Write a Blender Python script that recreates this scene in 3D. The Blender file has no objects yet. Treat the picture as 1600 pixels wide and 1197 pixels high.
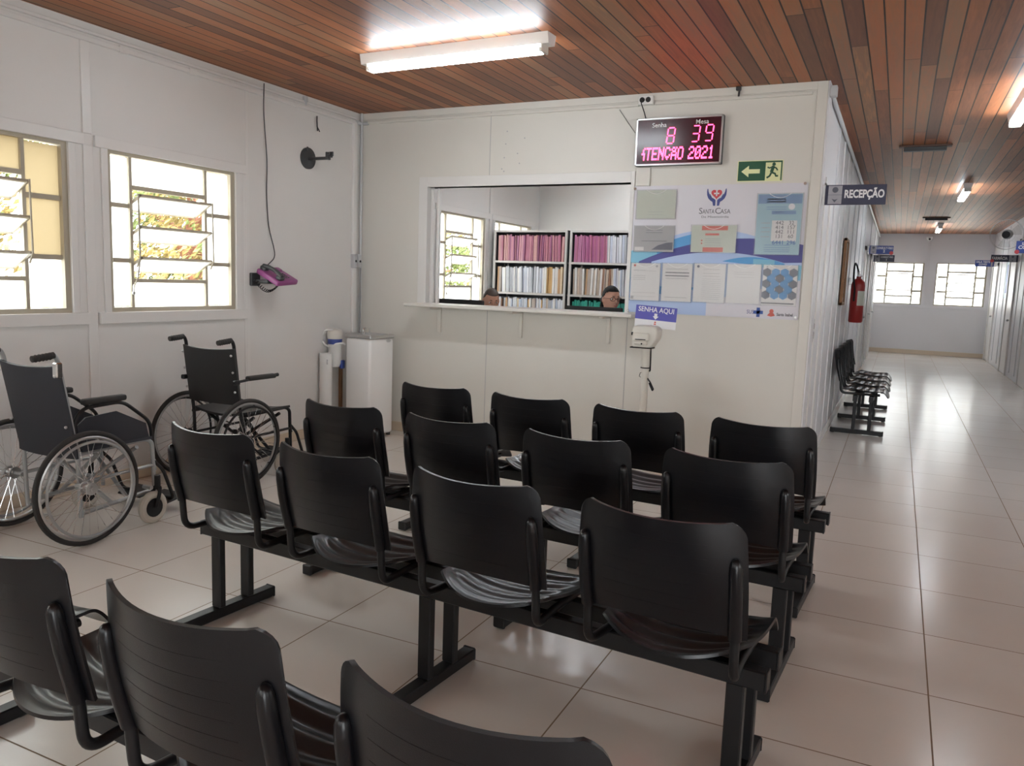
import bpy, bmesh, math, random
from mathutils import Vector, Matrix
random.seed(7)
S = bpy.context.scene
COL = S.collection
PI = math.pi

# ------------------------------------------------------------------ camera
YAW, PITCH, ROLL, FPX = -0.447, -0.1274, 0.0348, 1242.66
def cam_axes():
    f = Vector((math.sin(YAW)*math.cos(PITCH), math.cos(YAW)*math.cos(PITCH), math.sin(PITCH)))
    r = Vector((math.cos(YAW), -math.sin(YAW), 0)); u = r.cross(f)
    return (math.cos(ROLL)*r + math.sin(ROLL)*u, -math.sin(ROLL)*r + math.cos(ROLL)*u, f)
cd = bpy.data.cameras.new('camera'); cam = bpy.data.objects.new('camera', cd); COL.objects.link(cam)
r_, u_, f_ = cam_axes()
m = Matrix((r_, u_, -f_)).transposed().to_4x4(); m.translation = Vector((0, 0, 1.4))
cam.matrix_world = m
cd.sensor_fit = 'HORIZONTAL'; cd.sensor_width = 36.0; cd.lens = 36.0*FPX/1600.0
cd.clip_start = 0.02; cd.clip_end = 200
S.camera = cam

# ------------------------------------------------------------------ world, daylight, exposure
SKY = 6.0
w = bpy.data.worlds.new('sky'); S.world = w; w.use_nodes = True
bg = w.node_tree.nodes['Background']; bg.inputs[0].default_value = (0.93, 0.97, 1.0, 1); bg.inputs[1].default_value = SKY
sd = bpy.data.lights.new('sun', 'SUN'); sd.energy = 4.0; sd.angle = 0.02; sd.color = (1, .93, .8)
so = bpy.data.objects.new('sun', sd); COL.objects.link(so); so.rotation_euler = (math.radians(20), math.radians(38), 0)
S.view_settings.view_transform = 'Standard'; S.view_settings.look = 'None'
S.view_settings.gamma = 1.0; S.view_settings.use_curve_mapping = False
S.view_settings.exposure = 0.9
S.cycles.use_denoising = True
S.cycles.max_bounces = 10; S.cycles.diffuse_bounces = 6; S.cycles.transmission_bounces = 8; S.cycles.transparent_max_bounces = 16
S.cycles.caustics_reflective = False; S.cycles.caustics_refractive = False
S.cycles.sample_clamp_indirect = 6.0

# ------------------------------------------------------------------ measures of the place
XL, YB, XC, H, YE, XR = -4.493, 6.045, -0.562, 2.84, 21.338, 1.863
YF = -3.0            # wall behind the camera
YR = 10.05           # back wall of the reception office
ZT, ZB = 2.124, 1.1175

# ------------------------------------------------------------------ materials
def mat(name, col, rough=.5, metal=0., spec=.5, coat=0., emit=None, estr=0., trans=0., noise=0., nscale=30., bump=0., bscale=200.):
    m = bpy.data.materials.new(name); m.use_nodes = True
    nt = m.node_tree; b = nt.nodes['Principled BSDF']
    b.inputs['Base Color'].default_value = (*col, 1); b.inputs['Roughness'].default_value = rough
    b.inputs['Metallic'].default_value = metal; b.inputs['Specular IOR Level'].default_value = spec
    b.inputs['Coat Weight'].default_value = coat
    if trans: b.inputs['Transmission Weight'].default_value = trans
    if emit: b.inputs['Emission Color'].default_value = (*emit, 1); b.inputs['Emission Strength'].default_value = estr
    if noise or bump:
        tc = nt.nodes.new('ShaderNodeTexCoord')
    if noise:
        n = nt.nodes.new('ShaderNodeTexNoise'); n.inputs['Scale'].default_value = nscale; n.inputs['Detail'].default_value = 4
        nt.links.new(tc.outputs['Object'], n.inputs['Vector'])
        mx = nt.nodes.new('ShaderNodeMix'); mx.data_type = 'RGBA'
        mx.inputs['A'].default_value = (*[c*(1-noise) for c in col], 1); mx.inputs['B'].default_value = (*[min(1, c*(1+noise)) for c in col], 1)
        nt.links.new(n.outputs['Fac'], mx.inputs['Factor']); nt.links.new(mx.outputs['Result'], b.inputs['Base Color'])
    if bump:
        n2 = nt.nodes.new('ShaderNodeTexNoise'); n2.inputs['Scale'].default_value = bscale
        nt.links.new(tc.outputs['Object'], n2.inputs['Vector'])
        bp = nt.nodes.new('ShaderNodeBump'); bp.inputs['Strength'].default_value = bump; bp.inputs['Distance'].default_value = .002
        nt.links.new(n2.outputs['Fac'], bp.inputs['Height']); nt.links.new(bp.outputs['Normal'], b.inputs['Normal'])
    return m

M = {}
M['wall'] = mat('wall_paint', (.70, .69, .67), .45, noise=.03, nscale=3)
M['wall2'] = mat('wall_paint_cream', (.67, .65, .60), .42, noise=.03, nscale=3)
M['trim'] = mat('trim_paint', (.72, .71, .69), .35)
M['corr'] = mat('partition_paint', (.69, .69, .71), .42, noise=.03, nscale=2)
M['winmetal'] = mat('window_enamel', (.40, .36, .28), .45)
M['base'] = mat('beige_baseboard', (.60, .50, .38), .3)
M['white'] = mat('white_plastic', (.78, .78, .76), .35)
M['offwhite'] = mat('ivory_plastic', (.66, .64, .58), .4)
M['enamel'] = mat('white_enamel', (.84, .84, .83), .25)
M['steel'] = mat('steel', (.55, .55, .55), .3, 1.)
M['chrome'] = mat('chrome', (.75, .75, .75), .15, 1.)
M['pipe'] = mat('grey_conduit', (.50, .51, .52), .35)
M['blackplastic'] = mat('black_polypropylene', (.0045, .0045, .006), .28, spec=.36, bump=.12, bscale=600)
M['blackmetal'] = mat('black_powder_coat', (.007, .007, .008), .4, spec=.35)
M['black'] = mat('matt_black', (.009, .009, .010), .55, spec=.35)
M['darkgrey'] = mat('dark_grey', (.05, .055, .06), .5)
M['rubber'] = mat('black_rubber', (.02, .018, .017), .7)
M['greytyre'] = mat('grey_rubber', (.45, .42, .36), .6)
M['navy'] = mat('navy_nylon', (.018, .02, .028), .6, bump=.3, bscale=900)
M['blackvinyl'] = mat('black_vinyl', (.012, .012, .013), .5)
M['silver'] = mat('silver_paint', (.34, .35, .35), .38, .4)
M['wood'] = mat('brown_wood', (.22, .11, .05), .6, noise=.3, nscale=12)
M['darkwood'] = mat('dark_stained_wood', (.09, .045, .03), .5)
M['red'] = mat('red_paint', (.30, .02, .018), .3)
M['purple'] = mat('purple_plastic', (.26, .06, .20), .35)
M['charcoal'] = mat('charcoal_plastic', (.04, .042, .045), .4)
M['ledoff'] = mat('smoked_panel', (.045, .004, .010), .2)
M['ledred'] = mat('red_led', (1, .05, .15), .4, emit=(1, .05, .16), estr=4.)
M['ledtext'] = mat('white_print', (.8, .8, .8), .5)
M['tube'] = mat('lit_tube', (1, 1, 1), .4, emit=(.86, .94, 1.0), estr=26.)
M['signgreen'] = mat('sign_green', (.012, .085, .04), .4)
M['signcream'] = mat('sign_cream', (.78, .80, .45), .4)
M['banner'] = mat('banner_white', (.66, .65, .70), .4)
M['b_light'] = mat('banner_pale_blue', (.42, .54, .78), .4)
M['b_sky'] = mat('banner_sky_blue', (.10, .34, .66), .4)
M['b_teal'] = mat('banner_teal', (.22, .50, .66), .4)
M['b_navy'] = mat('banner_indigo', (.07, .07, .27), .4)
M['paper'] = mat('paper', (.74, .73, .72), .6)
M['papergrey'] = mat('paper_grey', (.42, .42, .43), .4)
M['papergreen'] = mat('paper_pale_green', (.56, .60, .52), .4)
M['paperblue'] = mat('paper_blue', (.34, .52, .60), .4)
M['papermid'] = mat('paper_mid_blue', (.20, .32, .52), .4)
M['ink'] = mat('print_grey', (.40, .40, .41), .6)
M['inkdark'] = mat('print_dark', (.12, .12, .14), .6)
M['inkblue'] = mat('print_blue', (.05, .11, .38), .5)
M['coral'] = mat('print_coral', (.60, .14, .11), .5)
M['hexblue'] = mat('hexagon_blue', (.09, .30, .62), .5)
M['hexgrey'] = mat('hexagon_grey', (.12, .13, .17), .5)
M['logored'] = mat('logo_red', (.55, .06, .07), .5)
M['logonavy'] = mat('logo_navy', (.05, .07, .24), .5)
M['signnavy'] = mat('sign_navy', (.020, .022, .06), .3)
M['signblue'] = mat('sign_blue', (.035, .07, .30), .35)
M['signviolet'] = mat('sign_violet', (.09, .09, .42), .35)
M['signgrey'] = mat('sign_grey', (.40, .40, .45), .35)
M['signwhite'] = mat('sign_white', (.8, .8, .82), .4)
M['skin'] = mat('skin', (.56, .31, .23), .5)
M['skin2'] = mat('skin_tan', (.54, .29, .20), .5)
M['hair'] = mat('hair_dark', (.010, .008, .008), .6, spec=.2)
M['hairb'] = mat('hair_brown', (.06, .04, .03), .6)
M['shirt'] = mat('white_shirt', (.6, .6, .62), .8)
M['shirtb'] = mat('navy_shirt', (.05, .07, .14), .8)
M['lips'] = mat('lips', (.40, .10, .09), .4)
M['eye'] = mat('eye_white', (.75, .73, .7), .2)
M['leaf'] = mat('leaf_green', (.13, .17, .05), .6, noise=.5, nscale=1.5)
M['leaf2'] = mat('leaf_yellow', (.30, .23, .08), .6, noise=.4, nscale=1.5)
M['bark'] = mat('reddish_bark', (.30, .13, .08), .8, noise=.3, nscale=8)
M['ground'] = mat('pale_ground', (.55, .50, .42), .9, noise=.15, nscale=2)
M['rackmetal'] = mat('rack_enamel', (.58, .56, .54), .4)
M['deskwood'] = mat('desk_laminate', (.45, .42, .38), .4)

def glass_mat(name, tint, alpha, rough=.5):
    m = bpy.data.materials.new(name); m.use_nodes = True; nt = m.node_tree
    for n in list(nt.nodes): nt.nodes.remove(n)
    o = nt.nodes.new('ShaderNodeOutputMaterial'); t = nt.nodes.new('ShaderNodeBsdfTransparent'); d = nt.nodes.new('ShaderNodeBsdfTranslucent')
    g = nt.nodes.new('ShaderNodeBsdfGlossy'); g.inputs['Roughness'].default_value = rough
    mx = nt.nodes.new('ShaderNodeMixShader'); mx.inputs[0].default_value = alpha
    mx2 = nt.nodes.new('ShaderNodeMixShader'); mx2.inputs[0].default_value = .035
    t.inputs[0].default_value = (*tint, 1); d.inputs[0].default_value = (*tint, 1)
    nt.links.new(t.outputs[0], mx.inputs[1]); nt.links.new(d.outputs[0], mx.inputs[2])
    nt.links.new(mx.outputs[0], mx2.inputs[1]); nt.links.new(g.outputs[0], mx2.inputs[2]); nt.links.new(mx2.outputs[0], o.inputs[0])
    return m
M['frost'] = glass_mat('frosted_glass', (.95, .96, .95), .75)
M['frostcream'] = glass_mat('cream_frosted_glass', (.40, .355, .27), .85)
M['clear'] = glass_mat('clear_glass', (.95, .96, .96), .06, .05)
M['sleeve'] = glass_mat('clear_acetate', (.97, .97, .97), .08, .22)

def nodes(m): return m.node_tree.nodes, m.node_tree.links
def tile_mat():
    m = bpy.data.materials.new('floor_tile'); m.use_nodes = True; N, L = nodes(m); b = N['Principled BSDF']
    tc = N.new('ShaderNodeTexCoord'); sp = N.new('ShaderNodeSeparateXYZ'); L.new(tc.outputs['Object'], sp.inputs[0])
    def mth(op, a, b_=None, c=None):
        n = N.new('ShaderNodeMath'); n.operation = op
        for i, v in enumerate((a, b_, c)):
            if v is None: continue
            if isinstance(v, (int, float)): n.inputs[i].default_value = v
            else: L.new(v, n.inputs[i])
        return n.outputs[0]
    def cell(o, off, p):
        u = mth('DIVIDE', mth('SUBTRACT', o, off), p)
        fr = mth('FRACT', u); d = mth('ABSOLUTE', mth('SUBTRACT', fr, .5))
        return mth('FLOOR', u), mth('GREATER_THAN', d, .5-.0026/p)
    cx, gx = cell(sp.outputs[0], .213-.5475*40, .5475); cy, gy = cell(sp.outputs[1], 2.48-.565*40, .565)
    g = mth('MAXIMUM', gx, gy)
    cv = N.new('ShaderNodeCombineXYZ'); L.new(cx, cv.inputs[0]); L.new(cy, cv.inputs[1])
    wn = N.new('ShaderNodeTexWhiteNoise'); wn.noise_dimensions = '2D'; L.new(cv.outputs[0], wn.inputs['Vector'])
    ns = N.new('ShaderNodeTexNoise'); ns.inputs['Scale'].default_value = 2.2; ns.inputs['Detail'].default_value = 6
    L.new(tc.outputs['Object'], ns.inputs['Vector'])
    a = mth('ADD', mth('MULTIPLY', wn.outputs[0], .35), mth('MULTIPLY', ns.outputs['Fac'], .65))
    mx = N.new('ShaderNodeMix'); mx.data_type = 'RGBA'; L.new(a, mx.inputs['Factor'])
    mx.inputs['A'].default_value = (.60, .565, .52, 1); mx.inputs['B'].default_value = (.70, .665, .615, 1)
    m2 = N.new('ShaderNodeMix'); m2.data_type = 'RGBA'; L.new(g, m2.inputs['Factor']); L.new(mx.outputs['Result'], m2.inputs['A'])
    m2.inputs['B'].default_value = (.20, .14, .09, 1); L.new(m2.outputs['Result'], b.inputs['Base Color'])
    L.new(mth('ADD', mth('MULTIPLY', g, .5), .22), b.inputs['Roughness']); b.inputs['Specular IOR Level'].default_value = .34
    bp = N.new('ShaderNodeBump'); bp.inputs['Strength'].default_value = .25; bp.inputs['Distance'].default_value = .002
    n3 = N.new('ShaderNodeTexNoise'); n3.inputs['Scale'].default_value = 5; L.new(tc.outputs['Object'], n3.inputs['Vector'])
    L.new(mth('SUBTRACT', mth('MULTIPLY', n3.outputs['Fac'], .35), g), bp.inputs['Height']); L.new(bp.outputs['Normal'], b.inputs['Normal'])
    return m
M['tile'] = tile_mat()
def ceil_mat():
    m = bpy.data.materials.new('plank_ceiling'); m.use_nodes = True; N, L = nodes(m); b = N['Principled BSDF']
    tc = N.new('ShaderNodeTexCoord'); sp = N.new('ShaderNodeSeparateXYZ'); L.new(tc.outputs['Object'], sp.inputs[0])
    def mth(op, a, b_=None):
        n = N.new('ShaderNodeMath'); n.operation = op
        for i, v in enumerate((a, b_)):
            if v is None: continue
            if isinstance(v, (int, float)): n.inputs[i].default_value = v
            else: L.new(v, n.inputs[i])
        return n.outputs[0]
    def wnoise(*vs):
        cv = N.new('ShaderNodeCombineXYZ')
        for i, v in enumerate(vs): L.new(v, cv.inputs[i])
        wn = N.new('ShaderNodeTexWhiteNoise'); wn.noise_dimensions = '3D'; L.new(cv.outputs[0], wn.inputs['Vector']); return wn.outputs[0]
    u = mth('DIVIDE', mth('ADD', sp.outputs[0], 40.), .095); pi_ = mth('FLOOR', u)
    gx = mth('GREATER_THAN', mth('ABSOLUTE', mth('SUBTRACT', mth('FRACT', u), .5)), .455)
    v = mth('ADD', mth('DIVIDE', mth('ADD', sp.outputs[1], 40.), 2.3), mth('MULTIPLY', wnoise(pi_), 7.)); pj = mth('FLOOR', v)
    gy = mth('GREATER_THAN', mth('ABSOLUTE', mth('SUBTRACT', mth('FRACT', v), .5)), .4985)
    g = mth('MAXIMUM', gx, gy)
    r1 = wnoise(pi_, pj)
    mp = N.new('ShaderNodeMapping'); mp.inputs['Scale'].default_value = (26, 1.6, 1); L.new(tc.outputs['Object'], mp.inputs[0])
    off = N.new('ShaderNodeCombineXYZ'); L.new(mth('MULTIPLY', r1, 30.), off.inputs[1]); L.new(off.outputs[0], mp.inputs['Location'])
    ns = N.new('ShaderNodeTexNoise'); ns.inputs['Scale'].default_value = 2.; ns.inputs['Detail'].default_value = 6; ns.inputs['Distortion'].default_value = .8
    L.new(mp.outputs[0], ns.inputs['Vector'])
    cr = N.new('ShaderNodeValToRGB'); e = cr.color_ramp.elements
    e[0].position = .0; e[0].color = (.11, .044, .027, 1); e[1].position = 1.; e[1].color = (.60, .25, .085, 1)
    for p, c in ((.3, (.19, .072, .034, 1)), (.6, (.40, .14, .052, 1)), (.8, (.28, .15, .08, 1))):
        k = e.new(p); k.color = c
    f = mth('ADD', mth('MULTIPLY', r1, .62), mth('MULTIPLY', ns.outputs['Fac'], .42))
    L.new(f, cr.inputs[0])
    mx = N.new('ShaderNodeMix'); mx.data_type = 'RGBA'; L.new(g, mx.inputs['Factor']); L.new(cr.outputs[0], mx.inputs['A']); mx.inputs['B'].default_value = (.012, .007, .005, 1)
    L.new(mx.outputs['Result'], b.inputs['Base Color']); b.inputs['Roughness'].default_value = .45; b.inputs['Specular IOR Level'].default_value = .28
    bp = N.new('ShaderNodeBump'); bp.inputs['Strength'].default_value = .8; bp.inputs['Distance'].default_value = .006
    L.new(mth('MULTIPLY', g, -1.), bp.inputs['Height']); L.new(bp.outputs['Normal'], b.inputs['Normal'])
    return m
M['planks'] = ceil_mat()

# ------------------------------------------------------------------ object helpers
def tag(o, label=None, cat=None, group=None, kind=None):
    if label: o['label'] = label
    if cat: o['category'] = cat
    if group: o['group'] = group
    if kind: o['kind'] = kind
    return o
def thing(name, label, cat, loc=(0, 0, 0), rotz=0., group=None):
    o = bpy.data.objects.new(name, None); COL.objects.link(o); o.empty_display_size = .1
    o.location = loc; o.rotation_euler = (0, 0, rotz)
    return tag(o, label, cat, group)
def children(o): return [c for c in bpy.data.objects if c.parent == o]
def copy_tree(o, kids, parent=None):
    c = o.copy(); COL.objects.link(c); c.parent = parent
    for k in kids.get(o, ()): copy_tree(k, kids, c)
    return c
def kidmap():
    d = {}
    for c in bpy.data.objects:
        if c.parent: d.setdefault(c.parent, []).append(c)
    return d

class MB:
    """collects shapes; build() links them as one mesh object"""
    def __init__(s): s.bm = bmesh.new(); s.mi = 0
    def _mark(s, faces):
        for f in faces: f.material_index = s.mi
    def box(s, c, d, bev=0., rot=None, seg=1):
        if bev >= .009: seg = 3
        """centre, full dims"""
        bm = s.bm; t = bmesh.new(); bmesh.ops.create_cube(t, size=1.)
        bmesh.ops.scale(t, vec=d, verts=t.verts)
        if bev: bmesh.ops.bevel(t, geom=t.edges[:], offset=min(bev, min(d)*.49), segments=seg, affect='EDGES', profile=.5)
        mtx = Matrix.Translation(c)
        if rot is not None: mtx = mtx @ (rot.to_4x4() if hasattr(rot, 'to_4x4') else rot)
        return s._merge(t, mtx)
    def b2(s, a, b, bev=0.):
        a, b = Vector(a), Vector(b); return s.box((a+b)/2, [abs(x) for x in (b-a)], bev)
    def _merge(s, t, mtx=None):
        if mtx is not None: bmesh.ops.transform(t, matrix=mtx, verts=t.verts)
        vs = [s.bm.verts.new(v.co) for v in t.verts]; t.verts.index_update()
        for f in t.faces:
            try: nf = s.bm.faces.new([vs[v.index] for v in f.verts]); nf.material_index = s.mi
            except ValueError: pass
        t.free(); return s
    def faces(s, verts, fs):
        vs = [s.bm.verts.new(v) for v in verts]
        for f in fs:
            try: nf = s.bm.faces.new([vs[i] for i in f]); nf.material_index = s.mi
            except ValueError: pass
        return s
    def tube(s, pts, r, n=10, closed=False, caps=True):
        pts = [Vector(p) for p in pts]; N = len(pts)
        rs = r if isinstance(r, (list, tuple)) else [r]*N
        up = None; rings = []
        for i, p in enumerate(pts):
            if closed: t = (pts[(i+1) % N]-pts[i-1])
            else: t = pts[min(i+1, N-1)]-pts[max(i-1, 0)]
            t.normalize()
            if up is None:
                up = Vector((0, 0, 1)) if abs(t.z) < .9 else Vector((1, 0, 0))
            up = (up - t*up.dot(t));
            if up.length < 1e-6: up = t.orthogonal()
            up.normalize(); sd_ = t.cross(up)
            rings.append([p+(up*math.cos(a)+sd_*math.sin(a))*rs[i] for a in [2*PI*k/n for k in range(n)]])
        V = [v for rg in rings for v in rg]; F = []
        for i in range(N if closed else N-1):
            j = (i+1) % N
            for k in range(n): F.append((i*n+k, i*n+(k+1) % n, j*n+(k+1) % n, j*n+k))
        if not closed and caps: F.append(tuple(reversed(range(n)))); F.append(tuple((N-1)*n+k for k in range(n)))
        return s.faces(V, F)
    def cyl(s, a, b, r, r2=None, n=20): return s.tube([a, b], [r, r if r2 is None else r2], n)
    def ring(s, c, R, r, axis='x', n=48, m=8, M_=None):
        c = Vector(c); P = []
        for k in range(n):
            a = 2*PI*k/n; q = {'x': (0, math.cos(a), math.sin(a)), 'y': (math.cos(a), 0, math.sin(a)), 'z': (math.cos(a), math.sin(a), 0)}[axis]
            P.append(c+Vector(q)*R)
        return s.tube(P, r, m, closed=True)
    def lathe(s, prof, mtx=None, n=28):
        """profile of (radius, z)"""
        t = bmesh.new(); rows = []
        for r, z in prof:
            rows.append([t.verts.new((r*math.cos(2*PI*k/n), r*math.sin(2*PI*k/n), z)) for k in range(n)])
        for a, b in zip(rows, rows[1:]):
            for k in range(n): t.faces.new((a[k], a[(k+1) % n], b[(k+1) % n], b[k]))
        if prof[0][0] > 1e-5: t.faces.new(list(reversed(rows[0])))
        if prof[-1][0] > 1e-5: t.faces.new(rows[-1])
        bmesh.ops.remove_doubles(t, verts=t.verts, dist=1e-6)
        return s._merge(t, mtx or Matrix.Identity(4))
    def prism(s, poly, y0, y1, mtx=None):
        """polygon in xz extruded along y"""
        n = len(poly); t = bmesh.new()
        a = [t.verts.new((x, y0, z)) for x, z in poly]; b = [t.verts.new((x, y1, z)) for x, z in poly]
        t.faces.new(a); t.faces.new(list(reversed(b)))
        for i in range(n): t.faces.new((a[i], b[i], b[(i+1) % n], a[(i+1) % n]))
        bmesh.ops.recalc_face_normals(t, faces=t.faces)
        return s._merge(t, mtx)
    def shell(s, f, nu, nv, th):
        """f(u,v)->point on [0,1]^2, thickened along the normal"""
        P = [[Vector(f(i/nu, j/nv)) for j in range(nv+1)] for i in range(nu+1)]
        Q = []
        for i in range(nu+1):
            row = []
            for j in range(nv+1):
                du = P[min(i+1, nu)][j]-P[max(i-1, 0)][j]; dv = P[i][min(j+1, nv)]-P[i][max(j-1, 0)]
                nn = du.cross(dv)
                if nn.length > 1e-9: nn.normalize()
                row.append(P[i][j]-nn*th)
            Q.append(row)
        W_ = nv+1; V = [p for r in P for p in r]+[p for r in Q for p in r]; O = (nu+1)*W_; F = []
        for i in range(nu):
            for j in range(nv):
                a, b, c, d = i*W_+j, (i+1)*W_+j, (i+1)*W_+j+1, i*W_+j+1
                F += [(a, b, c, d), (O+d, O+c, O+b, O+a)]
        for i in range(nu):
            F.append((i*W_, O+i*W_, O+(i+1)*W_, (i+1)*W_)); a = i*W_+nv; F.append((a+W_, O+a+W_, O+a, a))
        for j in range(nv):
            F.append((j+1, O+j+1, O+j, j)); a = nu*W_+j; F.append((a, O+a, O+a+1, a+1))
        return s.faces(V, F)
    def sphere(s, c, r, sc=(1, 1, 1), n=16, rot=None):
        t = bmesh.new(); bmesh.ops.create_uvsphere(t, u_segments=n, v_segments=max(6, n*2//3), radius=r)
        mt = Matrix.Translation(c)
        if rot is not None: mt = mt @ rot.to_4x4()
        return s._merge(t, mt @ Matrix.Diagonal((*sc, 1)))
    def build(s, name, mats, parent=None, smooth=35, loc=None, rotz=None, recalc=True):
        me = bpy.data.meshes.new(name)
        if recalc: bmesh.ops.recalc_face_normals(s.bm, faces=s.bm.faces)
        s.bm.to_mesh(me); s.bm.free()
        if not isinstance(mats, (list, tuple)): mats = [mats]
        for mm in mats: me.materials.append(mm)
        if smooth:
            me.polygons.foreach_set('use_smooth', [True]*len(me.polygons)); me.set_sharp_from_angle(angle=math.radians(smooth))
        o = bpy.data.objects.new(name, me); COL.objects.link(o)
        if parent: o.parent = parent
        if loc is not None: o.location = loc
        if rotz is not None: o.rotation_euler = (0, 0, rotz)
        return o
def struct(o): o['kind'] = 'structure'; return o

def text_bm(body, size, align='CENTER', bold=0., extrude=.0006, sx=1.):
    c = bpy.data.curves.new('t', 'FONT'); c.body = body; c.size = size; c.align_x = align; c.align_y = 'CENTER'
    c.offset = bold*size; c.extrude = extrude; c.resolution_u = 3
    o = bpy.data.objects.new('t', c); COL.objects.link(o)
    bpy.context.view_layer.update()
    me = bpy.data.meshes.new_from_object(o.evaluated_get(bpy.context.evaluated_depsgraph_get()))
    bpy.data.objects.remove(o); bpy.data.curves.remove(c)
    b = bmesh.new(); b.from_mesh(me); bpy.data.meshes.remove(me)
    bmesh.ops.scale(b, vec=(sx, 1, 1), verts=b.verts)
    return b
FACE_Y = Matrix.Rotation(PI/2, 4, 'X')       # text stands up, read from -Y
def add_text(mb, body, pos, size, align='CENTER', bold=0., sx=1., fit=None, mtx=FACE_Y):
    b = text_bm(body, size, align, bold, sx=sx)
    if fit:
        xs = [v.co.x for v in b.verts]; k = fit/(max(xs)-min(xs)); bmesh.ops.scale(b, vec=(k, 1, 1), verts=b.verts)
    return mb._merge(b, Matrix.Translation(pos) @ mtx)

def circle_pts(c, R, a0, a1, n):
    return [(c[0]+R*math.cos(a0+(a1-a0)*k/n), c[1]+R*math.sin(a0+(a1-a0)*k/n)) for k in range(n+1)]
def path_round(pts, rad, n=6):
    """polyline with rounded corners"""
    pts = [Vector(p) for p in pts]; out = [pts[0]]
    for a, b, c in zip(pts, pts[1:], pts[2:]):
        u = (a-b); v = (c-b); d = min(rad, u.length*.49, v.length*.49); p = b+u.normalized()*d; q = b+v.normalized()*d
        for k in range(n+1):
            t = k/n; out.append(p*(1-t)**2+b*2*t*(1-t)+q*t*t)
    out.append(pts[-1]); return out
# ================================================================== the setting
def wall_x(name, x0, x1, ya, yb, holes, mt, z1=H):
    """a wall lying along Y, from y=ya to yb, with holes (y0,y1,z0,z1)"""
    m = MB(); hs = sorted(holes); y = ya
    for (h0, h1, z0, zz) in hs:
        m.b2((x0, y, 0), (x1, h0, z1)); m.b2((x0, h0, 0), (x1, h1, z0)); m.b2((x0, h0, zz), (x1, h1, z1)); y = h1
    m.b2((x0, y, 0), (x1, yb, z1))
    return struct(m.build(name, mt, smooth=0))
def wall_y(name, y0, y1, xa, xb, holes, mt, z1=H):
    m = MB(); x = xa
    for (h0, h1, z0, zz) in sorted(holes):
        m.b2((x, y0, 0), (h0, y1, z1)); m.b2((h0, y0, 0), (h1, y1, z0)); m.b2((h0, y0, zz), (h1, y1, z1)); x = h1
    m.b2((x, y0, 0), (xb, y1, z1))
    return struct(m.build(name, mt, smooth=0))
m = MB(); m.b2((XL-.15, YF-.15, -.1), (XR+3.2, YE+.15, 0)); struct(m.build('floor', M['tile'], smooth=0))
m = MB(); m.b2((XL-.15, YF-.15, H), (XR+3.2, YE+.15, H+.1)); struct(m.build('ceiling', M['planks'], smooth=0))
WW = 1.06; WY = [-1.83, -.51, .81, 2.13, 3.452, 7.428, 8.73]
wall_x('wall_left', XL-.14, XL, YF, YR+.1, [(y, y+WW, ZB, ZT) for y in WY], M['wall'])
OX0, OX1, OZ0, OZ1 = -3.77, -1.935, 1.165, 2.185
wall_y('wall_back', YB, YB+.10, XL, XC, [(OX0, OX1, OZ0, OZ1)], [M['wall2']])
wall_y('wall_reception', YR, YR+.10, XL, XC-.1, [], M['wall'])
wall_x('wall_corridor', XC-.10, XC, YB+.10, YE, [], M['corr'])
EW = [(-.578, .470, 1.172, 2.160), (.723, 1.765, 1.172, 2.166)]
wall_y('wall_end', YE, YE+.14, XC-.1, XR+.1, EW, M['corr'])
wall_x('wall_right', XR, XR+.10, 7.0, YE, [], M['corr'])
# room continues to the right behind the frame edge: wall with more windows, unseen from here
wall_x('wall_far_right', XR+3.0, XR+3.14, YF, 7.1, [(-1.6, -.4, ZB, ZT), (.6, 1.8, ZB, ZT), (2.8, 4.0, ZB, ZT)], M['wall'])
wall_y('wall_far_side', 7.0, 7.1, XR+.1, XR+3.0, [], M['wall'])
wall_y('wall_front', YF-.14, YF, XL-.14, XR+3.14, [(-3.2, -2.1, ZB, ZT), (-1.2, -.1, ZB, ZT), (1.0, 3.0, 0.02, 2.1)], M['wall'])

# battens, sills and joints on the walls
def trim(n, boxes, mt=None, bev=.002):
    m = MB()
    for a, b in boxes: m.b2(a, b, bev)
    return struct(m.build('trim_%d' % n, mt or M['trim'], smooth=30))
t = .012
bx = []
for y in (-1.99, -.645, .675, 2.0, 3.32): bx.append(((XL, y-.032, 0), (XL+t*.8, y+.032, ZT+.002))); bx.append(((XL, y-.03, ZT+.07), (XL+t*.8, y+.03, 2.73)))
bx += [((XL, 4.62, .08), (XL+.005, 4.645, 2.73)), ((XL, 4.60, .08), (XL+.004, 4.66, 2.13))]
trim(1, bx)
bx = []
for y in WY[:5]:
    bx.append(((XL, y-.09, ZT), (XL+t*1.6, y+WW+.10, ZT+.066)))      # header
    bx.append(((XL, y-.09, ZB-.072), (XL+t*2.2, y+WW+.10, ZB)))      # sill board
    bx.append(((XL, y-.045, ZB), (XL+t, y, ZT))); bx.append(((XL, y+WW, ZB), (XL+t, y+WW+.045, ZT)))
trim(2, bx)
bx = []
for y in WY[5:]:
    bx.append(((XL, y-.09, ZT), (XL+t*1.6, y+WW+.10, ZT+.066))); bx.append(((XL, y-.09, ZB-.072), (XL+t*2.2, y+WW+.10, ZB)))
    bx.append(((XL, y-.06, ZB), (XL+t, y, ZT))); bx.append(((XL, y+WW, ZB), (XL+t, y+WW+.06, ZT)))
bx += [((XL, 8.58, 0), (XL+.012, 8.65, H)), ((-2.9, YR-.004, 0), (-2.88, YR, H)), ((-2.2, YR-.004, 0), (-2.18, YR, H))]
trim(3, bx)
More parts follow.
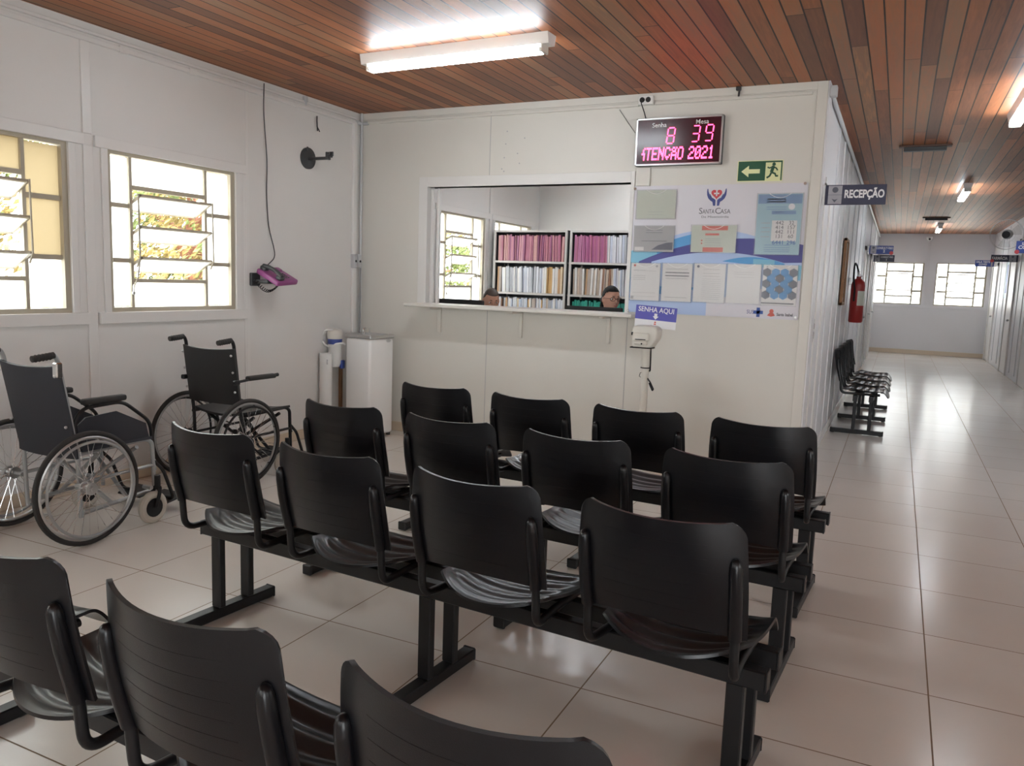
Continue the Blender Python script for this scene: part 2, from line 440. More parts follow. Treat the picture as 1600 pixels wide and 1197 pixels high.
# frame of the reception opening
f0 = .085
trim(4, [((OX0-f0, YB-.014, OZ0-.02), (OX0, YB+.114, OZ1+f0)), ((OX1, YB-.014, OZ0-.02), (OX1+.03, YB+.114, OZ1+f0)),
         ((OX0, YB-.014, OZ1), (OX1, YB+.114, OZ1+f0)), ((OX0, YB+.0, OZ0-.02), (OX1, YB+.114, OZ0)),
         ((OX0, YB+.05, OZ0), (OX0+.03, YB+.07, OZ1)), ((OX0+.045, YB+.08, OZ0), (OX0+.07, YB+.11, OZ1))])
# cornice strip and vertical panel joints of the back wall
trim(5, [((XL, YB-.012, H-.055), (XC-.07, YB, H)), 
         ((-2.55, YB-.006, H-.06), (-2.53, YB, H))], M['wall2'])
trim(6, [((XC-.07, YB-.012, 0), (XC, YB, H))], M['wall2'])
trim(14, [((XC+.0005, YB-.010, 0), (XC+.012, YB+.195, H))], M['corr'])
trim(15, [((-3.156, YB-.002, .085), (-3.152, YB, 1.15)), ((-3.176, YB-.002, OZ1+f0), (-3.172, YB, H-.055)), ((-1.9115, YB-.002, .085), (-1.9075, YB, 1.19))], M['ink'], 0)
# corridor partition: cover strips, door surround
bx = []
for y in (7.30, 7.98, 8.62, 9.33, 10.3, 11.2, 12.3, 13.4, 15.9, 18.3, 19.6): bx.append(((XC, y-.018, .09), (XC+.010, y+.018, H-.06)))
trim(7, bx, M['corr'])
trim(8, [((XC, YB+.20, 0), (XC+.02, YB+.26, 2.22)), ((XC, 6.72, 0), (XC+.02, 6.80, 2.18)), ((XC, YB+.2, 2.10), (XC+.02, 6.72, 2.18))])
m = MB(); m.b2((XC, YB+.26, .01), (XC+.008, 6.72, 2.10), .002)
struct(m.build('door_1', M['corr']))
bx = []
for y in (14.0, 16.6, 18.75):
    bx += [((XC, y, 0), (XC+.03, y+.08, 2.15)), ((XC, y+.86, 0), (XC+.03, y+.94, 2.15)), ((XC, y, 2.08), (XC+.03, y+.94, 2.15))]
trim(9, bx)
for i, y in enumerate((14.08, 16.68, 18.83)):
    m = MB(); m.b2((XC, y, .01), (XC+.012, y+.78, 2.08), .003); d = struct(m.build('door_%d' % (2+i), M['corr']))
    m = MB(); m.sphere((XC+.05, y+.70, 1.0), .022); m.cyl((XC+.01, y+.70, 1.0), (XC+.05, y+.70, 1.0), .01); m.build('door_handle', M['steel'], d)
bx = []; dy = []
for i, (y, w_) in enumerate(((8.6, .8), (12.4, .8), (14.3, .85), (16.95, .85), (20.0, .9))):
    bx += [((XR-.03, y, 0), (XR, y+.08, 2.15)), ((XR-.03, y+w_+.08, 0), (XR, y+w_+.16, 2.15)), ((XR-.03, y, 2.08), (XR, y+w_+.16, 2.15))]
    m = MB(); m.b2((XR-.012, y+.08, .01), (XR, y+.08+w_, 2.08), .003); d = struct(m.build('door_%d' % (5+i), M['trim']))
    m = MB(); m.sphere((XR-.05, y+.16, 1.0), .022); m.cyl((XR-.01, y+.16, 1.0), (XR-.05, y+.16, 1.0), .01); m.build('door_handle', M['steel'], d)
trim(10, bx)
bx = []
for y in (8.2, 10.2, 11.2, 12.1, 13.6, 15.8, 16.5, 18.6, 19.5): bx.append(((XR-.010, y-.018, .09), (XR, y+.018, H-.02)))
trim(11, bx, M['corr'])
trim(12, [((.51, YE-.012, 1.1), (.56, YE, H)), ((-.56, YE-.02, 1.10), (1.8, YE, 1.172))], M['corr'])
def skirt(name, a, b, mt): m = MB(); m.b2(a, b, .004); struct(m.build(name, mt))
skirt('baseboard_back', (XL+.012, YB-.012, 0), (XC-.07, YB, .085), M['base'])
skirt('baseboard_left', (XL, YF, 0), (XL+.012, YB, .085), M['base'])
skirt('baseboard_end', (XC, YE-.015, 0), (XR, YE, .10), M['base'])
skirt('baseboard_corridor', (XC, 6.80, 0), (XC+.014, 13.98, .09), M['trim'])
skirt('baseboard_right', (XR-.014, 9.6, 0), (XR, 12.38, .09), M['trim'])

# ------------------------------------------------------------------ windows
def window(n, origin, rotz, width, height, tint=(), vents=True, muntin_l=.165, muntin_r=.80, bar=.0):
    """metal awning window; local x across, y towards the room, z up from the sill"""
    o = bpy.data.objects.new('window_%d' % n, None); COL.objects.link(o); o.location = origin; o.rotation_euler = (0, 0, rotz); struct(o)
    fr = MB(); W_, H_ = width, height; d = .018
    a, b = muntin_l*W_, muntin_r*W_
    fr.b2((0, -.06, 0), (W_, .0, .028)); fr.b2((0, -.06, H_-.022), (W_, .0, H_)); fr.b2((0, -.06, .028), (.036, .0, H_-.022)); fr.b2((W_-.028, -.06, .028), (W_, 0., H_-.022))
    for x in (a, b): fr.b2((x-bar, -.045, .028), (x+.022+bar, -.014, H_-.022))
    zs = [.327*H_, .672*H_]
    for z in zs:
        fr.b2((.022, -.043, z-.014-bar), (a, -.018, z+.014+bar)); fr.b2((b+.02, -.043, z-.014-bar), (W_-.045, -.018, z+.014+bar))
    zt, zb_ = .792*H_, .2*H_
    fr.b2((a+.02, -.045, zt-.014-bar), (b, -.012, zt+.014+bar)); fr.b2((a+.02, -.045, zb_-.012-bar), (b, -.012, zb_+.012+bar))
    fr.build('window_frame', M['winmetal'], o, smooth=0)
    cells = []
    ze = [.028]+zs+[H_-.022]
    for c, (x0, x1) in enumerate(((.022, a), (b+.02, W_-.045))):
        for k in range(3): cells.append(((x0, ze[k]+.011, x1, ze[k+1]-.011), (c, k)))
    cells.append(((a+.02, .028, b, zb_), (2, 0))); cells.append(((a+.02, zt, b, H_-.022), (2, 2)))
    for (x0, z0, x1, z1), key in cells:
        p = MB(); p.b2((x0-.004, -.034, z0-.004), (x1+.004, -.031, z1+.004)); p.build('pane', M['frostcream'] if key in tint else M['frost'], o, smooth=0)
    if vents:
        k3 = 3; ph = (zt-zb_)/k3
        for k in range(k3):
            z0 = zb_+ph*k; tilt = math.radians(62)
            # pane hinged at mid height, inner edge higher
            R = Matrix.Rotation(-tilt, 3, 'X')
            zc = z0+ph*.52; xm = (a+.02+b)/2; wv = b-a-.024; hv = ph*.98
            v = MB(); v.mi = 0
            pos = Vector((xm, -.031, zc))
            for (dx, dz, sx, sz) in ((0, hv/2-.007, wv, .014), (0, -hv/2+.007, wv, .014), (-wv/2+.006, 0, .012, hv), (wv/2-.006, 0, .012, hv)):
                v.box(pos+R @ Vector((dx, 0, dz)), (sx, .016, sz), 0, R)
            ve = v.build('vent_sash', M['winmetal'], o, smooth=0)
            g = MB(); g.box(pos, (wv-.02, .004, hv-.02), 0, R); g.build('vent_glass', M['frost'], ve, smooth=0)
        rd = MB()
        for x in (a+.035, b+.028): rd.tube([(x, .075, zt-ph*.22), (x, .08, zb_+ph*.72), (x, .05, zb_+ph*.45)], .006, 6)
        x = b+.028; rd.tube([(x, .08, zb_+ph*.72), (x+.004, .06, zb_+.02), (x-.01, .01, zb_-.03)], .005, 6)
        rd.build('opening_rod', M['winmetal'], o)
        hd = MB(); hd.tube([(x-.012, .0, zb_-.03), (x+.015, .03, zb_-.075)], .007, 8); hd.sphere((x+.016, .032, zb_-.08), .012, n=10); hd.build('window_handle', M['steel'], o)
    return o
def win_left(n, y, **k):
    # turned so that local y points into the room; local x runs towards -Y from the far jamb
    return window(n, (XL-.005, y+WW, ZB), -PI/2, WW, ZT-ZB, muntin_l=.233, muntin_r=.817, **k)
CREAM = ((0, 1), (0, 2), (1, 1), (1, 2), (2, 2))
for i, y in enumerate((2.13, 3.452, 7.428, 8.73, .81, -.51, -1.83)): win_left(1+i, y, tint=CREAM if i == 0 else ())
for i, (a, b, z0, z1) in enumerate(EW): window(8+i, (b, YE+.03, z0), PI, b-a, z1-z0, vents=True, muntin_l=.2, muntin_r=.75, bar=.006)
for i, (a, b) in enumerate(((-1.6, -.4), (.6, 1.8), (2.8, 4.0))): window(10+i, (XR+3.0, a, ZB), PI/2, b-a, ZT-ZB, vents=False)
for i, (a, b) in enumerate(((-3.2, -2.1), (-1.2, -.1))): window(13+i, (a, YF, ZB), 0, b-a, ZT-ZB, vents=False)
def portal(c, sx, sy, d):
    l = bpy.data.lights.new('portal', 'AREA'); l.shape = 'RECTANGLE'; l.size = sx; l.size_y = sy; l.cycles.is_portal = True
    o = bpy.data.objects.new('daylight_portal', l); COL.objects.link(o); o.location = c
    o.rotation_euler = Vector(d).to_track_quat('-Z', 'Y').to_euler()
zc, hz = (ZB+ZT)/2, ZT-ZB
for y in WY: portal((XL-.2, y+WW/2, zc), WW, hz, (1, 0, 0))
for a, b, z0, z1 in EW: portal(((a+b)/2, YE+.2, (z0+z1)/2), b-a, z1-z0, (0, -1, 0))
for a, b in ((-1.6, -.4), (.6, 1.8), (2.8, 4.0)): portal((XR+3.2, (a+b)/2, zc), hz, b-a, (-1, 0, 0))
for a, b, z0, z1 in ((-3.2, -2.1, ZB, ZT), (-1.2, -.1, ZB, ZT), (1.0, 3.0, .02, 2.1)): portal(((a+b)/2, YF-.2, (z0+z1)/2), b-a, z1-z0, (0, 1, 0))

# ------------------------------------------------------------------ outside
m = MB(); m.b2((-60, -40, -.6), (XL-.15, 60, -.15)); struct(m.build('ground', M['ground'], smooth=0))
m = MB(); m.b2((-60, YE+.15, -.6), (60, 80, -.15)); struct(m.build('ground', M['ground'], smooth=0))
def tree(loc, h, R, label, seed, nleaf=7000):
    rnd = random.Random(seed)
    o = thing('tree', label, 'tree', loc, 0, 'trees outside the windows')
    tr = MB(); tr.tube([(0, 0, -.2), (.08, .05, h*.3), (-.05, .1, h*.55), (.05, 0, h*.85)], [.16, .13, .10, .04], 10)
    for k in range(7):
        a = rnd.uniform(0, 6.28); z = h*rnd.uniform(.3, .7); l = R*rnd.uniform(.5, .9)
        tr.tube([(0, .05, z), (l*.5*math.cos(a), l*.5*math.sin(a), z+l*.35), (l*math.cos(a), l*math.sin(a), z+l*.5)], [.07, .045, .015], 7)
    tr.build('trunk', M['bark'], o)
    for nm, mt, cnt in (('foliage', M['leaf'], nleaf), ('foliage', M['leaf2'], nleaf//2)):
        lf = MB(); V = []; F = []
        gc = lambda: max(-.9, min(.9, rnd.gauss(0, .55)))
        cl = [(Vector((gc()*R, gc()*R, h*.55+rnd.uniform(-.5, .5)*h*.75)), rnd.uniform(.25, .55)) for _ in range(26)]
        for _ in range(cnt):
            c, rr = rnd.choice(cl); p = c+Vector([max(-1.3, min(1.3, rnd.gauss(0, .8))) for _q in range(3)])*rr*.6
            n_ = Vector((rnd.gauss(0, 1), rnd.gauss(0, 1), rnd.gauss(0, 1))).normalized(); t1 = n_.orthogonal().normalized(); t2 = n_.cross(t1)
            L = rnd.uniform(.03, .065); b0 = len(V); V += [p-t1*L, p+t2*L*.45+n_*.01, p+t1*L, p-t2*L*.45+n_*.01]; F.append((b0, b0+1, b0+2, b0+3))
        lf.faces(V, F); tag(lf.build(nm, mt, o, smooth=0, recalc=False), kind='stuff')
tree((-8.2, 7.45, -.15), 3.2, 1.0, 'leafy tree with a reddish trunk outside the window above the black wheelchair', 3)
tree((-8.4, 4.45, -.15), 3.1, 1.0, 'leafy tree seen through the open vents of the window nearer the silver wheelchair', 5)
tree((-9.5, 15.0, -.15), 3.4, 1.7, 'leafy tree seen through the window inside the reception office', 9)
# ================================================================== waiting benches
def make_bench(label, group):
    P0 = .572; LEG = 1.04
    t = thing('waiting_bench', label, 'bench', group=group)
    m = MB()
    for y in (.21, .355): m.box((0, y, .368), (2.24, .04, .055), .004)
    for x in (-1.12, 1.12):
        for y in (.21, .355): m.box((x, y, .368), (.006, .043, .058), .002)
    m.build('beam', M['blackmetal'], t)
    for x in (-LEG, 0, LEG):
        g = MB()
        for y in (.21, .355): g.box((x, y, .195), (.05, .032, .295), .004)
        g.box((x, .2435, .027), (.05, .475, .042), .004)
        lg = g.build('leg', M['blackmetal'], t)
        for y in (.004, .483):
            c = MB(); c.box((x, y, .027), (.054, .012, .048), .005); c.box((x, y+(.02 if y < .2 else -.02), .004), (.03, .03, .008), .002); c.build('foot_cap', M['black'], lg)
    W, Z0, Z1 = .232, .520, .838
    def back(s_, tt, off=0.):
        # s_ in [-1,1] across, tt in [0,1] up
        s_ = math.sin(s_*PI/2) if abs(s_) <= 1 and off == 0. else s_
        rc = .050; edge = abs(s_)*W
        zt_ = Z1-.013*(1-s_*s_)
        if edge > W-rc: zt_ = Z1-rc+math.sqrt(max(0, rc*rc-(edge-(W-rc))**2))
        zb_ = Z0+.024*(1-s_*s_)
        z = zb_+(zt_-zb_)*tt
        wv = W*(1-.02*(tt-.35)**2*4)
        h = (z-Z0)/(Z1-Z0)
        y = .082-.068*(1-s_*s_)*(.75+.25*h)-.048*h-.010*math.sin(PI*h)
        return Vector((s_*wv, y-off, z))
    for k in range(4):
        cx = (k-1.5)*P0; O = Vector((cx, 0, 0))
        # backrest shell
        b = MB(); b.shell(lambda u, v: back(2*u-1, v)+O, 28, 16, .009)
        for q in range(6):   # moulded rules
            tt = .16+.13*q
            for off in (.0004, -.0095):
                b.shell(lambda u, v: back(-.62+1.22*u, tt+.006*v, off)+O, 14, 1, .0012)
        bk = b.build('backrest', M['blackplastic'], t, smooth=50)
        for sx in (-1, 1):
            sl = MB()
            pts = [back(sx*.885, tt, .007)+O for tt in (.0, .2, .4, .58, .66, .70, .72)]
            sl.tube(pts, [.0175, .0175, .0175, .017, .0155, .0115, .005], 12)
            sl.build('tube_sleeve', M['blackplastic'], bk, smooth=50)
        # seat shell
        def seat(u, v):
            s_ = 2*u-1; rear = .165-.090*(1-s_*s_)                 # rear edge bulges back in an arc
            y = rear+(.515-.012*s_*s_-rear)*v
            z = .434+.030*abs(s_)**2.4*(1-.45*v)-.012*math.sin(PI*min(v*1.15, 1))
            if v > .8: z -= .055*((v-.8)/.2)**2
            wv = .226-.030*(1-v)**2.5
            if abs(s_) < .9 and .05 < v < .88: z += .0055*math.sin(2*PI*5*(v-.05)/.83)*min(1, (.9-abs(s_))*6)
            return Vector((cx+s_*wv, y, z))
        s2 = MB(); s2.shell(seat, 26, 60, .009); s2.build('seat', M['blackplastic'], t, smooth=60)
        f = MB()
        for sx in (-1, 1):
            p = back(sx*.885, .02, .007); x = p.x
            f.tube(path_round([(cx+x, p.y-.002, .60), (cx+x, p.y+.004, .50), (cx+x, p.y+.012, .408), (cx+x*.93, .20, .408), (cx+x*.93, .43, .408)], .06, 8), .0125, 12)
        f.tube([(cx-.19, .28, .408), (cx+.19, .28, .408)], .010, 8)
        f.build('back_tube', M['blackmetal'], t)
    return t
bench = make_bench('black four-seat waiting bench closest to the white wall below the reception counter', 'rows of black waiting benches')
KM = kidmap()
def put_bench(b, cx, cy, a, label=None):
    b.location = (cx, cy, 0); b.rotation_euler = (0, 0, a)
    if label: b['label'] = label
    return b
put_bench(bench, -1.342, 3.551, -.058)
put_bench(copy_tree(bench, KM), -1.345, 2.76, -.058, 'black four-seat waiting bench in the second row back from the reception counter')
put_bench(copy_tree(bench, KM), -1.361, 1.992, -.080, 'black four-seat waiting bench in the third row, all four backrests in full view')
put_bench(copy_tree(bench, KM), -1.352, .93, -.062, 'black waiting bench nearest the camera, cut off by the lower edge of the photo')
b5 = put_bench(copy_tree(bench, KM), -.512, 9.61, -PI/2-.005, 'black waiting bench standing against the corridor wall under the fire extinguisher')
b5['group'] = 'rows of black waiting benches'

# ================================================================== wheelchairs
def wheelchair(label, loc, a, silver):
    t = thing('wheelchair', label, 'wheelchair', loc, a, 'wheelchairs by the window wall')
    fm = M['silver'] if silver else M['blackmetal']; up = M['navy'] if silver else M['blackvinyl']
    r = .292 if silver else .29; hw = .305 if silver else .285; sw = .215 if silver else .22; ln = .088 if silver else .06
    sz = .46; hz = .965 if silver else .96; camber = .0
    for sx in (-1, 1):
        w_ = MB(); w_.ring((sx*hw, 0, r), r-.014, .014, 'x', 56, 10); wo = w_.build('wheel', M['rubber'], t)
        q = MB(); q.ring((sx*hw, 0, r), r-.033, .010, 'x', 56, 8); q.build('rim', M['steel'] if silver else M['silver'], wo)
        q = MB(); q.ring((sx*(hw+.032), 0, r), r-.052, .0075, 'x', 56, 8)
        for k in range(6):
            an = k*PI/3+.3; q.cyl((sx*hw, math.cos(an)*(r-.042), r+math.sin(an)*(r-.042)), (sx*(hw+.032), math.cos(an)*(r-.052), r+math.sin(an)*(r-.052)), .004, n=6)
        q.build('push_rim', M['silver'] if silver else M['blackmetal'], wo)
        q = MB()
        for k in range(32):
            an = 2*PI*k/32; an2 = an+(.5 if k % 2 else -.5); hx = sx*(hw+(.022 if k % 4 < 2 else -.022))
            q.cyl((hx, .028*math.cos(an2), r+.028*math.sin(an2)), (sx*hw, (r-.042)*math.cos(an), r+(r-.042)*math.sin(an)), .0014, n=5)
        q.build('spokes', M['chrome'], wo)
        q = MB(); q.cyl((sx*(hw-.03), 0, r), (sx*(hw+.03), 0, r), .02, n=16); q.cyl((sx*(hw-.028), 0, r), (sx*(hw-.02), 0, r), .032, n=16); q.cyl((sx*(hw+.02), 0, r), (sx*(hw+.028), 0, r), .032, n=16)
        q.cyl((sx*(hw+.03), 0, r), (sx*(hw+.042), 0, r), .012, n=10); q.build('hub', M['steel'] if silver else M['blackmetal'], wo)
        # caster
        cr = .090 if silver else .085; cy = .44 if silver else .40
        q = MB(); q.ring((sx*(hw-.03), cy-.035, cr), cr-.022, .022, 'x', 32, 10); co = q.build('caster', M['greytyre'], t)
        q = MB(); q.cyl((sx*(hw-.03)-.018, cy-.035, cr), (sx*(hw-.03)+.018, cy-.035, cr), cr-.038, n=20); q.build('caster_wheel_disc', M['black'], co)
        q = MB()
        for d in (-.028, .028): q.tube([(sx*(hw-.03)+d, cy-.035, cr), (sx*(hw-.03)+d, cy-.01, cr*1.9), (sx*(hw-.03)+d*.6, cy, cr*2.15)], [.009, .010, .012], 8)
        q.cyl((sx*(hw-.03)-.02, cy, cr*2.15), (sx*(hw-.03)+.02, cy, cr*2.15), .012, n=10); q.cyl((sx*(hw-.03), cy, cr*2.1), (sx*(hw-.03), cy, cr*2.15+.07), .016, n=14)
        q.build('caster_fork', M['black'], co)
    f = MB(); R = .0115
    for sx in (-1, 1):
        x = sx*sw
        # back post with push handle
        f.tube(path_round([(x, .02, .12), (x, .01, sz), (x, .013-ln, hz-.03), (x, -.002-ln, hz), (x, -.082-ln, hz-.008)], .05), R, 10)
        f.tube(path_round([(x, .0, sz-.01), (x, .42, sz+.005), (x, .46, sz-.02), (x, .47, .13)], .05), R, 10)     # seat rail and front post
        f.tube([(x, .02, .14), (x, .47, .17)], R, 10)
        f.tube([(x, .015, .30), (x, .46, .31)], R*.8, 8)
        f.tube([(x, 0, r), (x+sx*(hw-sw-.03), 0, r)], .012, 8)
        f.tube([(x, .40, .20), (x+sx*(hw-.03-sw), .40, .20)], .012, 8)
        f.tube(path_round([(x, .46, .33), (x, .47, .30), (x, .475, .28)], .03), R*.9, 8)
    f.tube([(-sw, .12, sz-.03), (sw, .20, .15)], R, 10); f.tube([(sw, .12, sz-.03), (-sw, .20, .15)], R, 10)     # cross brace
    f.tube([(-sw, .36, sz-.03), (sw, .30, .15)], R, 10); f.tube([(sw, .36, sz-.03), (-sw, .30, .15)], R, 10)
    fo = f.build('frame', fm, t)
    for sx in (-1, 1):
        x = sx*sw
        g = MB(); g.tube([(x, -.007-ln, hz-.0), (x, -.032-ln, hz-.004), (x, -.117-ln, hz-.012)], [.0165, .0175, .0165], 12)
        for k in range(5): g.ring((x, -.027-ln-.018*k, hz-.004-.0016*k), .0165, .0025, 'y', 14, 5)
        g.build('hand_grip', M['rubber'], t)
        # armrest
        az = .715 if silver else .70; am = MB()
        am.box((x, .17 if silver else .19, az), (.045, .25, .032), .012)
        ar = am.build('armrest', M['rubber'], t, smooth=50)
        am = MB()
        if silver:
            am.tube(path_round([(x, .0, .50), (x, -.005, .62), (x, .05, az-.03), (x, .28, az-.022), (x, .45, .56), (x, .46, sz)], .05), .010, 8)
            am.build('armrest_tube', M['blackmetal'], ar)
            sp_ = MB(); sp_.prism([(.015, .47), (.015, .60), (.06, .635), (.24, .645), (.42, .555), (.44, .47)], -.004, .004, Matrix.Translation((x, 0, 0)) @ Matrix.Rotation(PI/2, 4, 'Z'))
            sp_.build('side_panel', M['navy'], ar)
        else:
            am.tube([(x+sx*.02, -.045, az-.012), (x+sx*.005, .1, az-.006), (x, .34, az)], .009, 8); am.box((x+sx*.02, -.045, az-.015), (.03, .045, .03), .006); am.cyl((x, .30, az), (x, .345, az+.004), .013, n=10)
            am.build('armrest_tube', M['blackmetal'], ar)
        ft = MB(); ft.box((sx*(sw*.52), .63, .075), (sw*.88, .15, .014), .005, Matrix.Rotation(math.radians(8), 3, 'X')); ft.tube(path_round([(x, .465, .335), (x, .53, .27), (x, .60, .09), (sx*sw*.5, .61, .08)], .03), .010, 8); ft.build('footrest', M['black'], t)
    # seat and back upholstery
    s2 = MB(); s2.shell(lambda u, v: Vector(((2*u-1)*(sw+.012), .03+.42*v, sz+.018-.028*(1-(2*u-1)**2))), 14, 8, .016); s2.build('seat', up, t, smooth=50)
    zb_ = .43 if silver else .53
    bm_ = MB(); bm_.shell(lambda u, v: Vector(((2*u-1)*(sw+.014), (.012-ln*max(0, (zb_+(hz-.05-zb_)*v-sz))/(hz-.03-sz))-.015-.030*(1-(2*u-1)**2)*(1 if silver else .8), zb_+(hz-.055-zb_)*v-.014*(1-(2*u-1)**2)*v)), 16, 14, .014)
    bo = bm_.build('backrest', up, t, smooth=50)
    for sx in (-1, 1):
        for z in ((.62, .75, .86) if not silver else (.60, .86)):
            sc = MB(); sc.sphere((sx*(sw+.002), .012-ln*(z-sz)/(hz-.03-sz)-.034, z), .008, n=8); sc.build('upholstery_screw', M['steel'], bo)
    if silver:
        c = MB()
        c.box((sw, .010-ln, hz-.075), (.036, .036, .075), .006); c.build('handle_clamp', M['chrome'], fo)
    return t
wheelchair('silver-framed wheelchair with dark nylon back nearest the first window, seen from behind', (-3.895, 2.60, 0), .0, True)
wheelchair('black wheelchair with vinyl back and footrests, parked nearer the telephone', (-4.05, 3.88, 0), -.03, False)

# ================================================================== ceiling lamps
def fluorescent(label, loc, rotz, L_, group='fluorescent ceiling lamps'):
    t = thing('ceiling_lamp', label, 'lamp', loc, rotz, group)
    m = MB(); m.prism([(-.058, 0), (.058, 0), (.042, -.062), (-.042, -.062)], -L_/2, L_/2); m.build('lamp_body', M['enamel'], t, smooth=0)
    for sy in (-1, 1):
        e = MB(); e.box((0, sy*(L_/2-.045), -.082), (.085, .014, .05), .004)
        for sx in (-1, 1): e.cyl((sx*.026, sy*(L_/2-.05), -.088), (sx*.026, sy*(L_/2-.07), -.088), .015, n=12)
        e.build('lamp_holder', M['offwhite'], t)
    for sx in (-1, 1):
        u = MB(); u.cyl((sx*.026, -L_/2+.065, -.088), (sx*.026, L_/2-.065, -.088), .0165, n=14); u.build('lit_tube', M['tube'], t)
    return t
fluorescent('long lit fluorescent lamp on the ceiling above the waiting benches', (-2.635, 4.475, H), PI/2-.03, 1.36)
fluorescent('lit fluorescent lamp at the start of the corridor ceiling, cut off by the frame edge', (.70, 6.9, H), 0, 1.32)
fluorescent('lit fluorescent lamp between the two dark ceiling slots in the corridor', (.665, 12.5, H), 0, 1.32)
fluorescent('lit fluorescent lamp nearest the end wall of the corridor', (.615, 18.9, H), 0, 1.32)
fluorescent('unseen fluorescent lamp added on the office ceiling to brighten the room behind the counter', (-3.0, 7.6, H), PI/2, 1.32)  # added lamp, out of view; lifts the brightness of the reception office
fluorescent('second unseen fluorescent lamp added on the office ceiling to brighten the file racks', (-2.6, 9.2, H), PI/2, 1.32)  # another added fill lamp, unseen, for the office around the racks
def slot(label, loc):
    t = thing('ceiling_vent', label, 'vent', loc, 0, 'dark slots in the corridor ceiling')
    m = MB(); m.b2((-.23, -.05, -.018), (.23, .05, 0), .003); m.build('mounting_board', M['darkwood'], t)
    m = MB(); m.b2((-.185, -.035, -.055), (.185, .035, -.018), .003); m.build('vent_box', M['darkgrey'], t)
slot('dark brown slotted box on the corridor ceiling nearer the reception sign', (.10, 8.85, H))
slot('dark brown slotted box on the corridor ceiling farther down, by the last lit lamp', (.49, 16.9, H))
# ================================================================== reception counter
t = thing('counter_shelf', 'long ivory counter shelf on brackets below the reception opening', 'counter', (0, 0, 0))
m = MB(); m.b2((-3.84, 5.79, 1.155), (-1.80, YB+.14, 1.182), .006); m.build('shelf_board', M['wall2'], t)
for x in (-3.62, -2.83, -2.06):
    b = MB(); b.b2((x-.014, YB-.022, .93), (x+.014, YB, 1.155), .003); b.b2((x-.014, 5.84, 1.133), (x+.014, YB, 1.155), .003); b.build('bracket', M['wall2'], t)

# desk, monitors, chairs and two people in the office
t = thing('office_desk', 'pale office desk behind the reception counter carrying two monitors', 'desk')
m = MB(); m.b2((-4.2, 6.3, .75), (-1.7, 6.82, .775), .004); m.build('desk_top', M['deskwood'], t)
for x in (-4.15, -2.95, -1.75):
    m = MB(); m.b2((x-.02, 6.33, 0), (x+.02, 6.79, .75), .003); m.build('leg', M['deskwood'], t)
def monitor(label, x, w_, ztop, yaw):
    t = thing('computer_monitor', label, 'monitor', (x, 6.52, .7755), yaw, 'monitors behind the counter')
    z1 = ztop-.7755
    m = MB(); m.b2((-w_/2, -.02, z1-.31), (w_/2, .012, z1), .008); m.box((0, -.035, z1-.16), (w_*.6, .04, .18), .015); m.build('monitor_case', M['black'], t)
    m = MB(); m.b2((-w_/2+.012, .012, z1-.295), (w_/2-.012, .0135, z1-.012)); m.build('screen', M['charcoal'], t)
    m = MB(); m.box((0, -.02, z1*.35), (.06, .03, z1*.7), .006); m.box((0, .0, .008), (.24, .16, .016), .006); m.build('monitor_stand', M['black'], t)
monitor('back of a black monitor beside the short-haired person behind the counter', -3.70, .52, 1.215, 0)
monitor('back of a black monitor in front of the person with glasses', -2.365, .52, 1.205, 0)
def office_chair(label, x, y, sz):
    t = thing('office_chair', label, 'chair', (x, y, 0), 0, 'office chairs')
    m = MB(); m.box((0, 0, sz-.035), (.46, .44, .07), .03); m.build('seat', M['black'], t)
    m = MB(); m.box((0, .25, sz+.27), (.42, .05, .38), .03, Matrix.Rotation(-.1, 3, 'X')); m.tube([(0, .1, sz-.06), (0, .27, sz-.04), (0, .27, sz+.2)], .018, 8); m.build('backrest', M['black'], t)
    m = MB(); m.cyl((0, 0, .08), (0, 0, sz-.06), .025)
    for k in range(5):
        a = 2*PI*k/5; m.tube([(0, 0, .10), (.28*math.cos(a), .28*math.sin(a), .06)], [.022, .015], 8); m.sphere((.28*math.cos(a), .28*math.sin(a), .03), .03, n=10)
    m.build('base', M['black'], t)

def remesh(o, vox, it=4):
    md = o.modifiers.new('r', 'REMESH'); md.mode = 'VOXEL'; md.voxel_size = vox; md.use_smooth_shade = True
    s_ = o.modifiers.new('s', 'SMOOTH'); s_.factor = .5; s_.iterations = it
def head_shape(mb, O, R, k=1.0):
    """a head facing local +Y, centred at O, turned by R"""
    t = bmesh.new(); bmesh.ops.create_uvsphere(t, u_segments=56, v_segments=44, radius=1)
    def g(d, s): return math.exp(-d/(s*s))
    for v in t.verts:
        x, y, z = v.co
        X, Y, Z = x*.076, y*.098, z*.118
        if z < 0: X *= 1-.30*z*z*1.0; Y = Y*(1-.10*z*z)+.012*z*z*(1 if y > 0 else -1.8)
        if z > 0: X *= 1+.04*z; Y *= 1+.02*z
        if y < 0 and z > -.3: Y *= 1.04
        if y > 0:
            q = lambda ax, az, s, amp: amp*g((x-ax)**2*1.0+(z-az)**2*1.6, s)
            Y += q(0, -.20, .14, .024)+q(0, -.05, .10, .010)+q(0, .10, .10, .004)       # nose
            Y -= q(.40, .02, .17, .012)+q(-.40, .02, .17, .012)                          # sockets
            Y += q(.38, .20, .22, .005)+q(-.38, .20, .22, .005)                          # brow
            Y += q(0, -.47, .15, .007)+q(0, -.60, .13, .005)-q(0, -.535, .06, .004)      # lips
            Y += q(0, -.82, .20, .012)                                                   # chin
            Y += q(.45, -.22, .22, .005)+q(-.45, -.22, .22, .005)                        # cheeks
        v.co = Vector((X, Y, Z))*k
    mt = Matrix.Translation(O) @ R.to_4x4()
    mb._merge(t, mt)
    for sx in (-1, 1):
        mb.sphere(Vector(O)+R @ (Vector((sx*.078, -.008, -.008))*k), .03*k, (.38, .62, 1.0), 14, R)
